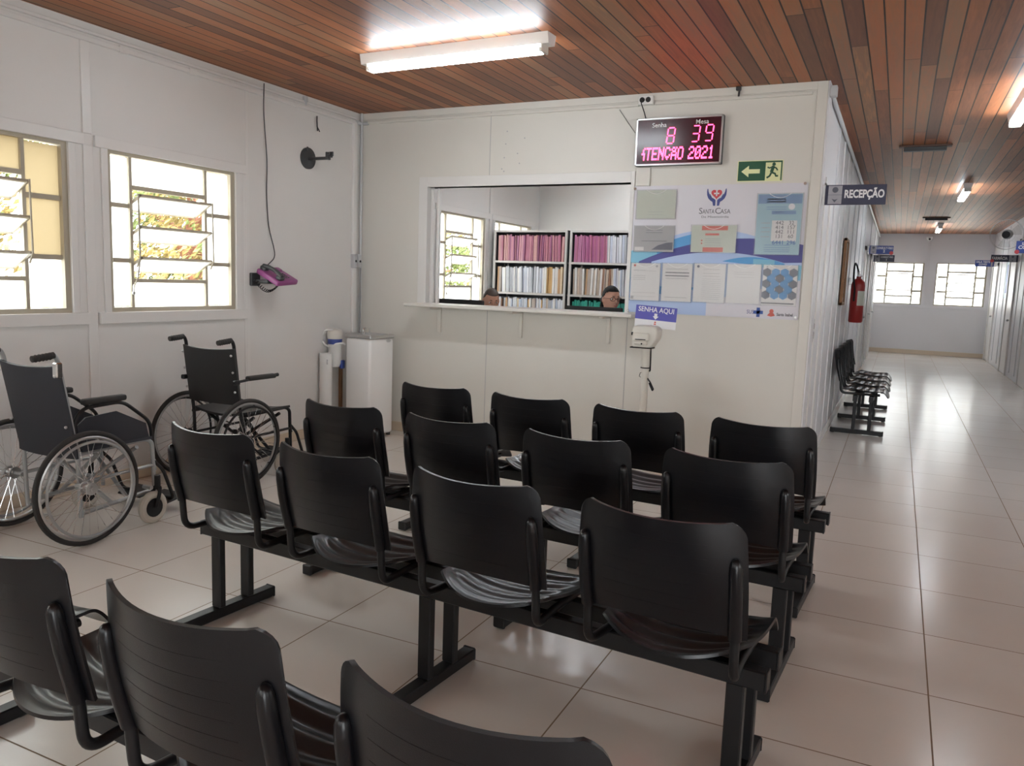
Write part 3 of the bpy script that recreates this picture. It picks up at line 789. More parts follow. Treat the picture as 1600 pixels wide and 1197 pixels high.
def limb(mb, pts, rs):
    for (a, b, ra, rb) in zip(pts, pts[1:], rs, rs[1:]): mb.cyl(a, b, ra, rb, 16)
    for p, r in zip(pts, rs): mb.sphere(p, r, n=14)
def person(label, loc, rotz, seat_z, head_c, headR, skin, shirt, female):
    t = thing('person', label, 'person', loc, rotz)
    b = MB(); V = Vector; hc = V(head_c); sh = hc.z-.25
    head_shape(b, hc, headR, .98 if female else 1.0)
    limb(b, [hc+headR @ V((0, -.02, -.07)), V((0, -.02, sh+.05)), V((0, -.02, sh-.05))], [.055, .056, .07])
    b.sphere((0, -.01, sh-.12), .15, (1.12, .68, 1.25), 20); b.sphere((0, 0, sh-.34), .15, (.98, .72, 1.12), 20); b.sphere((0, -.02, seat_z+.12), .16, (1.1, .9, .85), 20)
    hands = []
    for sx in (-1, 1):
        S_ = V((sx*.185, -.02, sh-.05)); E_ = V((sx*.235, .08, sh-.31)); Wp = V((sx*.15, .20, max(.84, seat_z+.30)))
        limb(b, [V((sx*.06, -.02, sh-.0)), S_, E_, Wp], [.06, .056, .042, .028])
        pc = Wp+V((-sx*.01, .05, -.008)); b.sphere(pc, .04, (.95, 1.15, .42), 14)
        for q in range(4):
            fx = (q-1.5)*.019; L = (.062, .072, .068, .052)[q]
            limb(b, [pc+V((fx, .03, 0)), pc+V((fx*1.1, .03+L*.55, .004)), pc+V((fx*1.1, .03+L, -.012))], [.009, .0085, .0075])
        limb(b, [pc+V((-sx*.03, 0, 0)), pc+V((-sx*.052, .028, .002)), pc+V((-sx*.048, .05, -.004))], [.011, .010, .008])
        limb(b, [V((sx*.09, .02, seat_z+.08)), V((sx*.12, .42, seat_z+.07)), V((sx*.12, .40, .08)), V((sx*.12, .50, .045))], [.085, .062, .042, .035])
    bo = b.build('body', skin, t, smooth=180); remesh(bo, .0055, 3)
    c = MB(); c.sphere((0, -.01, sh-.13), .162, (1.13, .70, 1.28), 24); c.sphere((0, 0, sh-.34), .162, (1.0, .74, 1.02), 24)
    for sx in (-1, 1): limb(c, [V((sx*.06, -.02, sh-.02)), V((sx*.185, -.02, sh-.05)), V((sx*.212, .03, sh-.19))], [.066, .066, .062])
    co = c.build('shirt', shirt, t, smooth=180); remesh(co, .008, 4)
    p = MB()
    for sx in (-1, 1): limb(p, [V((0, -.02, seat_z+.12)), V((sx*.09, .02, seat_z+.09)), V((sx*.12, .42, seat_z+.08)), V((sx*.12, .40, .12))], [.175, .10, .075, .06])
    po = p.build('trousers', M['navy'], t, smooth=180); remesh(po, .012, 3)
    for sx in (-1, 1):
        f = MB(); f.box((sx*.12, .46, .04), (.09, .24, .075), .03); f.build('shoe', M['black'], t)
    k = .98 if female else 1.0
    for sx in (-1, 1):
        e = MB(); e.sphere(hc+headR @ (V((sx*.031, .0775, .004))*k), .0125*k, (1.15, .8, .72), 14, headR); eo = e.build('eye', M['eye'], t)
        i = MB(); i.sphere(hc+headR @ (V((sx*.031, .0868, .004))*k), .0052*k, (1, .6, 1), 10, headR); i.build('iris', M['hair'], eo)
        br = MB(); br.tube([hc+headR @ (V((sx*(.014+.010*q), .094-.0032*q*q*.8, .027+.003*math.sin(q*.8)))*k) for q in range(4)], [.003, .004, .0035, .002], 6); br.build('eyebrow', M['hair'], t)
    li = MB(); li.tube([hc+headR @ (V((x, .1045-.9*abs(x)**1.5*2.2, -.060-.0*x))*k) for x in (-.022, -.012, 0, .012, .022)], [.002, .0055, .0065, .0055, .002], 8); li.build('lips', M['lips'], t)
    # hair
    h = bmesh.new(); bmesh.ops.create_uvsphere(h, u_segments=48, v_segments=36, radius=1)
    for v in h.verts:
        x, y, z = v.co; th = 1.075 if female else 1.055
        X, Y, Z = x*.076*th*(1+.04*max(z, 0)), y*.100*th*(1.05 if y < 0 else 1.0), z*.118*th
        v.co = V((X, Y, Z))*k; v.co.y -= .003
    dead = []
    for v in h.verts:
        x, y, z = v.co.x/.08/k, v.co.y/.1/k, v.co.z/.12/k
        line = .48+.10*(1-x*x) if y > .30 else (.48-(.30-y)*1.25 if female else .40-(.30-y)*.95)
        if z < max(line, -.72): dead.append(v)
    bmesh.ops.delete(h, geom=dead, context='VERTS')
    hb = MB(); hb._merge(h, Matrix.Translation(hc) @ headR.to_4x4())
    if female:
        hb.sphere(hc+headR @ V((0, -.125, -.02)), .042, (1, .9, 1), 16); hb.tube([hc+headR @ V((0, -.14, -.04)), hc+headR @ V((0, -.17, -.14)), hc+headR @ V((.01, -.15, -.27))], [.03, .028, .012], 10)
    ho = hb.build('hair', M['hair'] if female else M['hairb'], t, smooth=180, recalc=True)
    sm = ho.modifiers.new('s', 'SOLIDIFY'); sm.thickness = .006; sm.offset = -1
    if female:
        gl = MB()
        for sx in (-1, 1):
            cpt = V((sx*.034, .103, .002))
            P = [hc+headR @ ((cpt+V((.026*math.cos(a), -abs(.026*math.cos(a)+sx*.008)*.12, .018*math.sin(a))))*k) for a in [2*PI*q/24 for q in range(24)]]
            gl.tube(P, .0022, 6, closed=True)
            gl.tube([hc+headR @ (V((sx*.060, .098, .008))*k), hc+headR @ (V((sx*.084, .03, .008))*k), hc+headR @ (V((sx*.084, -.015, .004))*k)], .002, 6)
        gl.tube([hc+headR @ (V((-.009, .105, .004))*k), hc+headR @ (V((.009, .105, .004))*k)], .002, 6)
        gl.build('glasses', M['black'], t)
    return t
def face_dir(yaw, pitch, roll=0): return (Matrix.Rotation(yaw, 3, 'Z') @ Matrix.Rotation(pitch, 3, 'X') @ Matrix.Rotation(roll, 3, 'Y'))
# local frames are turned so that each person faces the counter (-Y); heads turn further
person('person with dark tied-back hair and glasses looking to the side over a monitor', (-2.385, 7.02, 0), PI, .56, (0, 0, 1.268), face_dir(.82, -.03), M['skin'], M['shirt'], True)
person('short-haired person bending over behind the counter, only eyes and hair in view', (-3.615, 7.02, 0), PI, .48, (0, .02, 1.205), face_dir(.75, -.30), M['skin2'], M['shirtb'], False)
office_chair('black office chair under the person with glasses', -2.385, 7.05, .485)
office_chair('black office chair under the short-haired person', -3.615, 7.05, .405)

# ================================================================== file racks
ZS = [.16, .53, .90, 1.27, 1.64, 2.0]
def rack(label, x0, x1):
    t = thing('file_rack', label, 'rack', (x0, 8.6, 0), 0, 'steel file racks in the office')
    W_ = x1-x0
    m = MB()
    for x in (0, W_-.025):
        for y in (0, .375): m.b2((x, y, 0), (x+.025, y+.025, 2.0))
    m.build('upright', M['rackmetal'], t, smooth=0)
    for z in ZS:
        m = MB(); m.b2((0, .002, z-.024), (W_, .40, z)); m.build('shelf', M['rackmetal'], t, smooth=0)
    m = MB(); m.b2((.0, .385, .1), (W_, .39, 2.0)); m.b2((0, .03, .1), (.004, .385, 2.0)); m.b2((W_-.004, .03, .1), (W_, .385, 2.0)); m.build('rack_panel', M['darkgrey'], t, smooth=0)
rack('steel file rack with mauve folders on top, beside the office window', -4.43, -3.485)
rack('steel file rack holding the green folders, behind the person with glasses', -3.45, -2.50)
FM = {}
def fmat(name, c):
    if name not in FM: FM[name] = mat('card_'+name, c, .45, spec=.6, noise=.12, nscale=9)
    return FM[name]
PINK = [fmat('mauve', (.40, .14, .22)), fmat('dusty_pink', (.50, .24, .30)), fmat('rose', (.48, .20, .26)), fmat('plum', (.30, .10, .20)), fmat('salmon', (.55, .30, .30))]
MAG = [fmat('magenta', (.36, .10, .23)), fmat('mauve', 0), fmat('orchid', (.42, .16, .28))]
WHT = [fmat('white', (.68, .69, .74)), fmat('bluish', (.52, .56, .66)), fmat('pale', (.74, .72, .70)), fmat('grey', (.42, .43, .47)), fmat('white', 0)]
CRM = [fmat('cream', (.66, .52, .36)), fmat('tan', (.50, .30, .16)), fmat('pale', 0), fmat('ochre', (.55, .34, .14))]
BRN = [fmat('brown', (.26, .13, .08)), fmat('buff', (.56, .46, .37)), fmat('buff', 0), fmat('tan', 0), fmat('pale', 0), fmat('pale', 0), fmat('taupe', (.42, .35, .31))]
GRN = [fmat('teal', (.02, .30, .22)), fmat('emerald', (.03, .36, .26)), fmat('jade', (.02, .24, .19))]
proto = {}
def folder_mesh(mt, th):
    k = (mt.name, round(th, 3))
    if k not in proto:
        m = MB(); H_ = .30; D = .24
        m.mi = 0; m.b2((-th/2, 0, 0), (-th/2+.002, D, H_)); m.b2((th/2-.002, 0, 0), (th/2, D, H_)); m.b2((-th/2+.002, 0, 0), (th/2-.002, .002, H_))
        m.mi = 1; m.b2((-th/2+.002, .004, .004), (th/2-.002, D-.01, H_-.012))
        me_o = m.build('paper_folder', [mt, M['paper']], None, smooth=0); me = me_o.data; bpy.data.objects.remove(me_o); proto[k] = me
    return proto[k]
rnd = random.Random(11)
def fill(x0, x1, z, pal_at, label_at, group):
    x = x0; lean = 0.
    while x < x1:
        th = rnd.choice((.014, .018, .022, .027)); f = (x-x0)/(x1-x0)
        mt = rnd.choice(pal_at(f))
        o = bpy.data.objects.new('paper_folder', folder_mesh(mt, th)); COL.objects.link(o)
        if rnd.random() < .15:
            nl = rnd.uniform(-.03, .03); x += .32*abs(nl-lean); lean = nl
        o.location = (x+th/2+abs(lean)*.0, 8.625+rnd.uniform(0, .02), z+abs(lean)*th*.6); o.rotation_euler = (0, lean, 0)
        s_ = rnd.uniform(.95, 1.04); o.scale = (1, 1, s_)
        tag(o, label_at(f), 'folder', group)
        x += th+.0025
A0, A1, B0, B1 = -4.385, -3.53, -3.405, -2.62
fill(A0, A1, 1.642, lambda f: PINK, lambda f: 'pink card folder packed upright on the top shelf beside the office window', 'pink folders on the top shelf')
fill(A0, A1, 1.272, lambda f: BRN if f < .06 else (WHT if f < .75 else CRM), lambda f: 'pale paper folder packed upright on the shelf under the pink folders', 'pale folders under the pink folders')
fill(A0, A1, .902, lambda f: WHT if rnd.random() < .7 else BRN+CRM, lambda f: 'pale or brown folder on the low shelf behind the short-haired person', 'mixed folders on the low shelf')
fill(B0, B1, 1.642, lambda f: MAG if f < .48 else WHT, lambda f: 'magenta folder on the top shelf of the rack behind the person with glasses' if f < .48 else 'white folder on the top shelf next to the magenta folders', 'folders on the top shelf behind the person with glasses')
fill(B0, B1, 1.272, lambda f: BRN if f < .62 else WHT, lambda f: 'beige or white folder on the shelf above the green folders', 'folders above the green folders')
fill(B0, B1, .902, lambda f: GRN, lambda f: 'green card folder standing on the shelf behind the person with glasses', 'green folders')
# ================================================================== things on the back wall
YW = YB
# queue display
DX0, DX1, DZ0, DZ1 = -1.902, -1.252, 2.300, 2.648; DD = .055
t = thing('queue_display', 'red LED queue display reading Senha 8 Mesa 39 on the white wall', 'display', ((DX0+DX1)/2, YW, DZ0))
hw, hh = (DX1-DX0)/2, DZ1-DZ0
m = MB(); m.b2((-hw, -DD+.006, 0), (hw, 0, hh), .003); m.build('case', M['darkgrey'], t)
m = MB()
for a, b in (((-hw, -DD, 0), (hw, -DD+.012, .014)), ((-hw, -DD, hh-.014), (hw, -DD+.012, hh)), ((-hw, -DD, 0), (-hw+.014, -DD+.012, hh)), ((hw-.014, -DD, 0), (hw, -DD+.012, hh))): m.b2(a, b, .002)
m.build('frame', M['steel'], t)
m = MB(); m.b2((-hw+.012, -DD+.003, .012), (hw-.012, -DD+.007, hh-.012)); m.build('panel', M['ledoff'], t)
yt = -DD+.0025
m = MB(); add_text(m, 'Senha', (-.148, yt, .293), .047, bold=.01); add_text(m, 'Mesa', (.172, yt, .303), .047, bold=.004); m.build('printed_words', M['ledtext'], t, smooth=0)
SEG = {'8': 'abcdefg', '3': 'abcdg', '9': 'abcdfg'}
def seg_digit(m, ch, x, z, w_, h_, sh=.10):
    q = {'a': ((0, h_), (w_, h_)), 'b': ((w_, h_/2), (w_, h_)), 'c': ((w_, 0), (w_, h_/2)), 'd': ((0, 0), (w_, 0)), 'e': ((0, 0), (0, h_/2)), 'f': ((0, h_/2), (0, h_)), 'g': ((0, h_/2), (w_, h_/2))}
    for s_ in SEG[ch]:
        (a, b), (c, d) = q[s_]; g = .12
        a2, b2, c2, d2 = a+(c-a)*g, b+(d-b)*g, c+(a-c)*g, d+(b-d)*g
        m.tube([(x+a2+sh*b2, yt, z+b2), (x+c2+sh*d2, yt, z+d2)], .0042, 6)
for ch, x, z in (('8', -.088, .158), ('3', .098, .164), ('9', .196, .166)):
    m = MB(); seg_digit(m, ch, x, z, .052, .112); m.build('led_digit', M['ledred'], t)
F57 = {'T': '11111 00100 00100 00100 00100 00100 00100', 'E': '11111 10000 10000 11110 10000 10000 11111', 'N': '10001 11001 11101 10111 10011 10001 10001',
       'C': '01110 10001 10000 10000 10001 01110 00100', '~': '01101 10010 01110 10001 11111 10001 10001', 'O': '01110 10001 10001 10001 10001 10001 01110',
       'A': '001 010 010 111 001 001 001', '2': '01110 10001 00001 00110 01000 10000 11111', '0': '01110 10001 10011 10101 11001 10001 01110', '1': '00100 01100 00100 00100 00100 00100 01110', ' ': '000 000 000 000 000 000 000'}
x = -.272; ps, pz = .0084, .0132
for ch in 'ATENC~O 2021':
    rows = F57[ch].split(); m = MB(); n_ = 0
    for r, row in enumerate(rows):
        for c, v in enumerate(row):
            if v == '1': m.box((x+c*ps+(6-r)*ps*.12, yt, .046+(6-r)*pz), (ps*1.02, .003, pz*.98)); n_ += 1
    if n_: m.build('led_character', M['ledred'], t, smooth=0)
    x += (len(rows[0])+.8)*ps
# outlet
t = thing('power_outlet', 'grey double power outlet above the LED queue display', 'outlet', (-1.845, YW, 2.785))
m = MB(); m.box((0, -.022, 0), (.115, .044, .066), .005); m.build('outlet_box', M['white'], t)
m = MB()
for x in (-.027, .02): m.cyl((x, -.0455, .002), (x, -.040, .002), .020, n=16)
m.build('socket', M['black'], t)
t = thing('power_cable', 'short black plug and cable running from the outlet to the LED display', 'cable', (-1.865, YW, 2.787))
m = MB(); m.cyl((0, -.046, 0), (0, -.075, 0), .015, .011, 12); m.tube(path_round([(0, -.075, 0), (0, -.09, -.03), (.02, -.05, -.10), (.03, -.02, -.16)], .03), .004, 6); m.build('plug', M['black'], t)
# hook and duct under the ceiling
m = MB(); m.box((-1.166, YW-.02, 2.825), (.034, .03, .028), .003); m.tube([(-1.16, YW-.025, 2.81), (-1.162, YW-.03, 2.77)], .007, 6)
tag(m.build('wall_hook', M['charcoal']), 'dark metal hook fixed under the ceiling right of the LED display'.replace(' right of', ' past'), 'hook')
m = MB(); m.b2((-1.897, YW-.020, 2.155), (-1.785, YW, 2.295), .003)
tag(m.build('cable_cover', M['wall2']), 'ivory cable cover box between the LED display and the notice board', 'cover')
m = MB(); m.b2((-4.46, YW-.022, 2.748), (-1.905, YW, 2.770), .003); m.b2((-1.78, YW-.022, 2.752), (-.66, YW, 2.774), .003)
tag(m.build('cable_duct', M['wall2']), 'slim ivory cable duct running along the top of the white reception wall', 'duct')
m = MB(); m.tube([(-2.06, YW-.004, 2.735), (-1.99, YW-.006, 2.64), (-1.925, YW-.004, 2.555)], .0022, 5)
tag(m.build('thin_wire', M['charcoal']), 'thin loose wire slanting down beside the LED display', 'wire')
# screw marks in the panel
m = MB()
for x, z in ((-3.02, 2.62), (-2.86, 2.56), (-3.03, 2.52), (-2.92, 2.44), (-3.04, 2.41), (-2.90, 2.36), (-3.06, 2.32), (-3.04, 2.30)): m.cyl((x, YW-.0015, z), (x, YW, z), .006, n=8)
struct(m.build('trim_13', M['ink']))
# exit sign
EX0, EX1, EZ0, EZ1 = -1.138, -.822, 2.173, 2.320
t = thing('exit_sign', 'green emergency exit sign with arrow and running figure', 'sign', ((EX0+EX1)/2, YW, EZ0)); w2, h2 = (EX1-EX0)/2, EZ1-EZ0
m = MB(); m.b2((-w2, -.004, 0), (w2, 0, h2)); m.build('sign_plate', M['signcream'], t, smooth=0)
m = MB(); m.b2((-w2+.005, -.0055, .005), (.038, -.004, h2-.005)); m.b2((w2-.014, -.0055, .005), (w2-.005, -.004, h2-.005)); m.b2((.038, -.0055, h2-.016), (w2-.014, -.004, h2-.005)); m.build('green_field', M['signgreen'], t, smooth=0)
m = MB(); m.prism([(-.130, .071), (-.078, .112), (-.078, .086), (.0, .086), (.0, .056), (-.078, .056), (-.078, .030)], -.0075, -.0055)
m.build('arrow', M['signcream'], t, smooth=0)
m = MB(); C_ = (.095, .118)
m.prism(circle_pts(C_, .012, 0, 2*PI*23/24, 23), -.0065, -.004)
def stroke(m, pts, r): m.tube([(x, -.0055, z) for x, z in pts], r, 6)
stroke(m, [(.092, .105), (.080, .062)], .011); stroke(m, [(.090, .100), (.112, .090), (.122, .074)], .005); stroke(m, [(.088, .100), (.066, .092), (.052, .098)], .005)
stroke(m, [(.080, .062), (.106, .052), (.112, .036), (.128, .036)], .0065); stroke(m, [(.080, .060), (.070, .036), (.050, .024)], .0065)
m.build('running_figure', M['signgreen'], t)

# ------------------------------------------------------------------ notice banner
t = thing('notice_banner', 'large white and blue hospital banner holding clear pockets, beside the reception opening', 'banner', (0, YW-.0015, 0))
BX0, BX1, BZ0, BZ1 = -1.918, -.643, 1.192, 2.156; bm0 = -.006
m = MB(); m.b2((BX0, bm0, BZ0), (BX1, 0, BZ1)); m.build('banner_sheet', M['banner'], t, smooth=0)
def arc(p, q, h, n=16):
    """points from p to q bulging up by h"""
    return [(p[0]+(q[0]-p[0])*k/n, p[1]+(q[1]-p[1])*k/n+h*4*(k/n)*(1-k/n)) for k in range(n+1)]
m = MB()
# layered waves, each a little in front of the one before
def wave(m, top, bot, mi, lay):
    m.mi = mi; m.prism(list(top)+list(reversed(bot)), bm0-.0005*lay-.0004, bm0-.0005*lay+.0003)
L_, R_ = BX0+.001, BX1-.001
wave(m, arc((L_, 1.62), (R_, 1.62), .21), arc((L_, BZ0+.001), (R_, BZ0+.001), 0), 0, 1)
wave(m, arc((L_, 1.60), (-1.30, 1.82), .035), arc((L_, 1.30), (-1.30, 1.40), 0), 1, 2)
wave(m, arc((L_, 1.66), (-1.70, 1.70), .01), arc((L_, 1.46), (-1.70, 1.46), 0), 2, 3)
wave(m, arc((-1.84, 1.585), (R_, 1.725), .10), arc((-1.84, 1.565), (R_, 1.60), .0), 3, 4)
wave(m, arc((-1.74, 1.585), (-.70, 1.575), .085), arc((-1.74, 1.40), (-.70, 1.40), 0), 0, 5)
wave(m, arc((-1.20, 1.600), (-.76, 1.590), .038), arc((-1.20, 1.598), (-.76, 1.560), .0), 1, 6)
wave(m, arc((-.98, 1.62), (-.83, 1.615), .0), arc((-.98, 1.56), (-.83, 1.56), .0), 2, 7)
wave(m, arc((-.72, 1.58), (R_, 1.58), 0), arc((-.72, 1.475), (R_, 1.475), 0), 2, 8)
wave(m, arc((-1.30, 1.30), (R_, 1.475), .0), arc((-1.30, BZ0+.001), (R_, BZ0+.001), 0), 4, 9)
m.build('wave_print', [M['b_light'], M['b_sky'], M['b_teal'], M['b_navy'], M['banner']], t, smooth=0)
# emblem: heart with cross held by two hands
ex, ez = -1.276, 2.075; ye = bm0-.001
m = MB(); hp = []
for k in range(40):
    a = 2*PI*k/40; hp.append((ex+.0026*16*math.sin(a)**3*.95, ez+.014+.0026*(13*math.cos(a)-5*math.cos(2*a)-2*math.cos(3*a)-math.cos(4*a))*.95))
m.prism(hp, ye, ye+.0015); m.build('emblem_heart', M['logored'], t, smooth=0)
m = MB(); m.b2((ex-.005, ye-.0012, ez-.002), (ex+.005, ye, ez+.036)); m.b2((ex-.019, ye-.0012, ez+.012), (ex+.019, ye, ez+.022)); m.build('emblem_cross', M['signwhite'], t, smooth=0)
m = MB()
for sx in (-1, 1):
    hand = [(.006, -.072), (.006, -.030), (.018, -.020), (.036, -.012), (.050, .004), (.060, .030), (.064, .050), (.070, .052), (.072, .030), (.070, .006), (.060, -.018), (.044, -.034), (.028, -.044), (.022, -.072)]
    m.prism([(ex+sx*x, ez+z) for x, z in hand], ye, ye+.0015)
    m.tube([(ex+sx*.014, ye, ez-.030), (ex+sx*.034, ye, ez-.018), (ex+sx*.050, ye, ez+.012)], .003, 5)
m.build('emblem_hands', M['logonavy'], t, smooth=0)
m = MB()
add_text(m, 'S', (-1.386, ye, 1.964), .062); add_text(m, 'ANTA', (-1.3285, ye, 1.960), .046, fit=.088); add_text(m, 'C', (-1.260, ye, 1.964), .062); add_text(m, 'ASA', (-1.204, ye, 1.960), .046, fit=.074)
add_text(m, 'De Misericórdia de Cuiabá'.split(' ')[0]+' Misericórdia', (-1.278, ye, 1.922), .022, fit=.20)
m.build('banner_lettering', M['inkdark'], t, smooth=0)
m = MB(); add_text(m, 'SUS', (-.975, ye-.004, 1.236), .040, fit=.05); m.build('health_lettering', M['logonavy'], t, smooth=0)
m = MB(); cx, cz = -.919, 1.236; yy = ye-.004
m.b2((cx-.012, yy, cz-.034), (cx+.012, yy+.001, cz+.034)); m.b2((cx-.034, yy, cz-.012), (cx+.034, yy+.001, cz+.012)); m.build('health_cross', M['inkblue'], t, smooth=0)
m = MB(); add_text(m, 'Santa Isabel', (-.733, yy, 1.226), .030, bold=.03, fit=.112); m.build('town_lettering', M['inkdark'], t, smooth=0)
m = MB(); m.prism(circle_pts((-.826, 1.248), .015, 0, 6.0, 14), yy, yy+.001); m.prism([(-.856, 1.216), (-.838, 1.236), (-.812, 1.236), (-.800, 1.216), (-.828, 1.208)], yy, yy+.001); m.build('town_crest', M['coral'], t, smooth=0)
m = MB()
for x, z in ((BX0+.02, BZ1-.02), (BX1-.02, BZ1-.005), (BX1-.015, BZ0+.02), (BX0+.01, BZ0+.01)): m.cyl((x, bm0-.012, z), (x, bm0, z), .010, .012, 12)
m.build('fixing_stud', M['chrome'], t)

# ------------------------------------------------------------------ notices in clear pockets
PY = bm0-.0115
def notice(label, x0, x1, z0, z1, paper, prints, sleeve=True, name='notice'):
    o = thing(name, label, 'notice', ((x0+x1)/2, YW+PY, z0), 0, 'notices on the banner')
    w_, h_ = x1-x0, z1-z0
    m = MB(); m.b2((-w_/2+.006, -.0015, .006), (w_/2-.006, 0, h_-.006)); m.build('paper_sheet', paper, o, smooth=0)
    by = {}
    for mt, (kind, *a) in prints: by.setdefault(mt, []).append((kind, a))
    for mt, lst in by.items():
        m = MB()
        for kind, a in lst:
            if kind == 'bar': m.b2((-w_/2+a[0]*w_, -.0021, a[1]*h_), (-w_/2+a[2]*w_, -.0014, a[3]*h_))
            elif kind == 'hex':
                cx, cz, r = -w_/2+a[0]*w_, a[1]*h_, a[2]; m.prism([(cx+r*math.cos(PI/6+k*PI/3), cz+r*math.sin(PI/6+k*PI/3)) for k in range(6)], -.0022, -.0014)
            elif kind == 'disc': cx, cz, r = -w_/2+a[0]*w_, a[1]*h_, a[2]; m.prism(circle_pts((cx, cz), r, 0, 6.0, 14), -.0022, -.0014)
            elif kind == 'text': add_text(m, a[0], (-w_/2+a[1]*w_, -.0022, a[2]*h_), a[3])
            elif kind == 'poly': m.prism([(-w_/2+x*w_, z*h_) for x, z in a[0]], -.0020, -.0014)
        m.build('print', M[mt], o, smooth=0)
    if sleeve:
        m = MB(); m.b2((-w_/2, -.0065, 0), (w_/2, -.0058, h_)); m.b2((-w_/2, -.0065, 0), (-w_/2+.003, .003, h_)); m.b2((w_/2-.003, -.0065, 0), (w_/2, .003, h_)); m.b2((-w_/2, -.0065, 0), (w_/2, .003, .003))
        m.build('clear_pocket', M['sleeve'], o, smooth=0)
        m = MB(); n_ = 14; cut = min(w_*.34, .075)
        m.tube([(-cut+2*cut*k/n_, -.0062, h_-.004-.030*(1-((2*k/n_-1)**2))) for k in range(n_+1)], .0016, 5); m.build('thumb_notch', M['white'], o)
    return o
def lines(mt, zs, x0=.12, x1=.88, th=.012): return [(mt, ('bar', x0, z-th/2, x1, z+th/2)) for z in zs]
notice('pale green landscape notice at the top corner of the banner, next to the opening', -1.882, -1.570, 1.905, 2.128, M['papergreen'], lines('ink', (.16, .25), .3, .7, .012)+lines('ink', (.88,), .25, .7, .01), name='notice')
notice('grey landscape notice under the pale green one, with a darker corner sweep', -1.888, -1.568, 1.655, 1.860, M['papergrey'], lines('inkdark', (.82, .73), .3, .7, .016)+lines('inkdark', (.42,), .2, .82, .018)+[('hexgrey', ('poly', [(.45, .10), (.6, .26), (.8, .36), (.96, .38), (.96, .10)])), ('paper', ('bar', .04, .07, .26, .20))])
notice('pale green notice with coral title bars in the middle of the banner', -1.447, -1.107, 1.657, 1.866, M['papergreen'], [('coral', ('bar', .24, .80, .80, .95)), ('coral', ('bar', .28, .04, .72, .20)), ('coral', ('bar', .32, .62, .62, .69)), ('coral', ('disc', .25, .44, .006)), ('coral', ('disc', .25, .34, .006))]+lines('ink', (.50, .43, .36, .28), .32, .66, .018))
nb = [('papermid', ('bar', .03, .83, .97, .975)), ('papermid', ('bar', .34, .66, .86, .715)), ('paper', ('bar', .36, .23, .90, .56)), ('signwhite', ('disc', .76, .78, .022))]
nb += lines('ink', (.90, .86), .22, .62, .018)+lines('papermid', (.775, .74), .22, .66, .010)+lines('ink', (.52, .445, .38, .30), .13, .32, .010)+lines('papermid', (.125, .09, .06, .165), .22, .78, .010)
for q, (s1, s2_) in enumerate((('442', '32'), ('414', '157'), ('442', '111'), ('131', '60'))): nb += [('inkdark', ('text', s1, .53, .52-.072*q, .038)), ('inkdark', ('text', s2_, .78, .52-.072*q, .038))]
nb += [('inkblue', ('text', '6441', .52, .205, .042)), ('inkblue', ('text', '296', .80, .205, .042)), ('inkblue', ('bar', .40, .685, .58, .700))]
notice('light blue poster with a handwritten table of numbers', -.982, -.664, 1.648, 2.088, M['paperblue'], nb)
notice('white sheet with two small round seals, at the corner above the ticket sign', -1.900, -1.658, 1.282, 1.578, M['paper'], [('coral', ('disc', .14, .92, .009)), ('ink', ('disc', .86, .91, .009)), ('ink', ('bar', .05, .05, .14, .13))]+lines('ink', (.80, .66, .61, .56), .10, .50, .008)+lines('ink', (.785, .22, .12), .10, .85, .006))
notice('white sheet with bold heading lines and a blank square, second in the lower row', -1.652, -1.412, 1.284, 1.580, M['paper'], lines('inkdark', (.75, .67), .12, .88, .022)+lines('ink', (.60, .84, .12), .14, .84, .012))
notice('white sheet filled with faint table rows, third in the lower row', -1.408, -1.165, 1.288, 1.584, M['paper'], [('hexgrey', ('disc', .14, .91, .010))]+lines('ink', (.84, .74, .67), .30, .80, .008)+lines('ink', [.60-.05*k for k in range(11)], .28, .84, .006))
notice('nearly blank white sheet next to the hexagon poster', -1.162, -.912, 1.290, 1.586, M['paper'], lines('ink', (.78, .73, .66), .22, .8, .005))
hx = []
for r in range(5):
    n_ = 4 if r % 2 == 0 else 3
    for c in range(n_):
        grey = (n_ == 4 and c in (0, 3)) or (n_ == 3 and c == 1)
        hx.append(('hexgrey' if grey else 'hexblue', ('hex', .5+(c-(n_-1)/2)*.245, .80-r*.135, .0325)))
notice('white poster of blue and grey hexagons in the lower corner of the banner', -.908, -.660, 1.288, 1.585, M['paper'], hx+[('inkdark', ('bar', .02, .045, .93, .075)), ('ink', ('disc', .13, .94, .006))]+lines('ink', (.945, .91), .3, .7, .008))

# ------------------------------------------------------------------ ticket dispenser on a stand
t = thing('ticket_dispenser', 'ivory ticket dispenser on a grey pole in front of the banner', 'dispenser', (-1.60, 5.55, 0))
m = MB(); m.lathe([(.0, 0), (.135, 0), (.14, .008), (.13, .022), (.05, .034), (.03, .05)]); m.build('base', M['pipe'], t)
m = MB(); m.cyl((0, 0, .03), (0, 0, .86), .0265, n=20); m.cyl((0, 0, .83), (0, 0, .955), .034, n=20); m.lathe([(.024, .812), (.030, .815), (.030, .835), (.024, .838)]); m.build('pole', M['offwhite'], t)
m = MB(); m.lathe([(.026, .81), (.036, .812), (.036, .818), (.026, .82)]); m.tube(path_round([(.032, -.005, .96), (.036, -.01, .90), (.035, .0, .80), (.030, 0, .79)], .02), .006, 6)
m.tube([(-.022, 0, .78), (-.034, -.01, .775), (-.040, -.01, .75), (-.028, -.01, .745)], .0025, 5)
m.tube(path_round([(.022, -.01, .74), (.045, -.015, .715), (.07, -.01, .665), (.062, -.01, .655), (.035, -.01, .71), (.05, -.015, .69), (.064, -.012, .68)], .01), .0055, 6); m.build('cable_loop', M['black'], t)
m = MB(); m.prism([(-.085, .965), (.045, .960), (.092, 1.03), (.096, 1.095), (.07, 1.118), (-.07, 1.118), (-.092, 1.09), (-.094, 1.02)], -.085, .05)
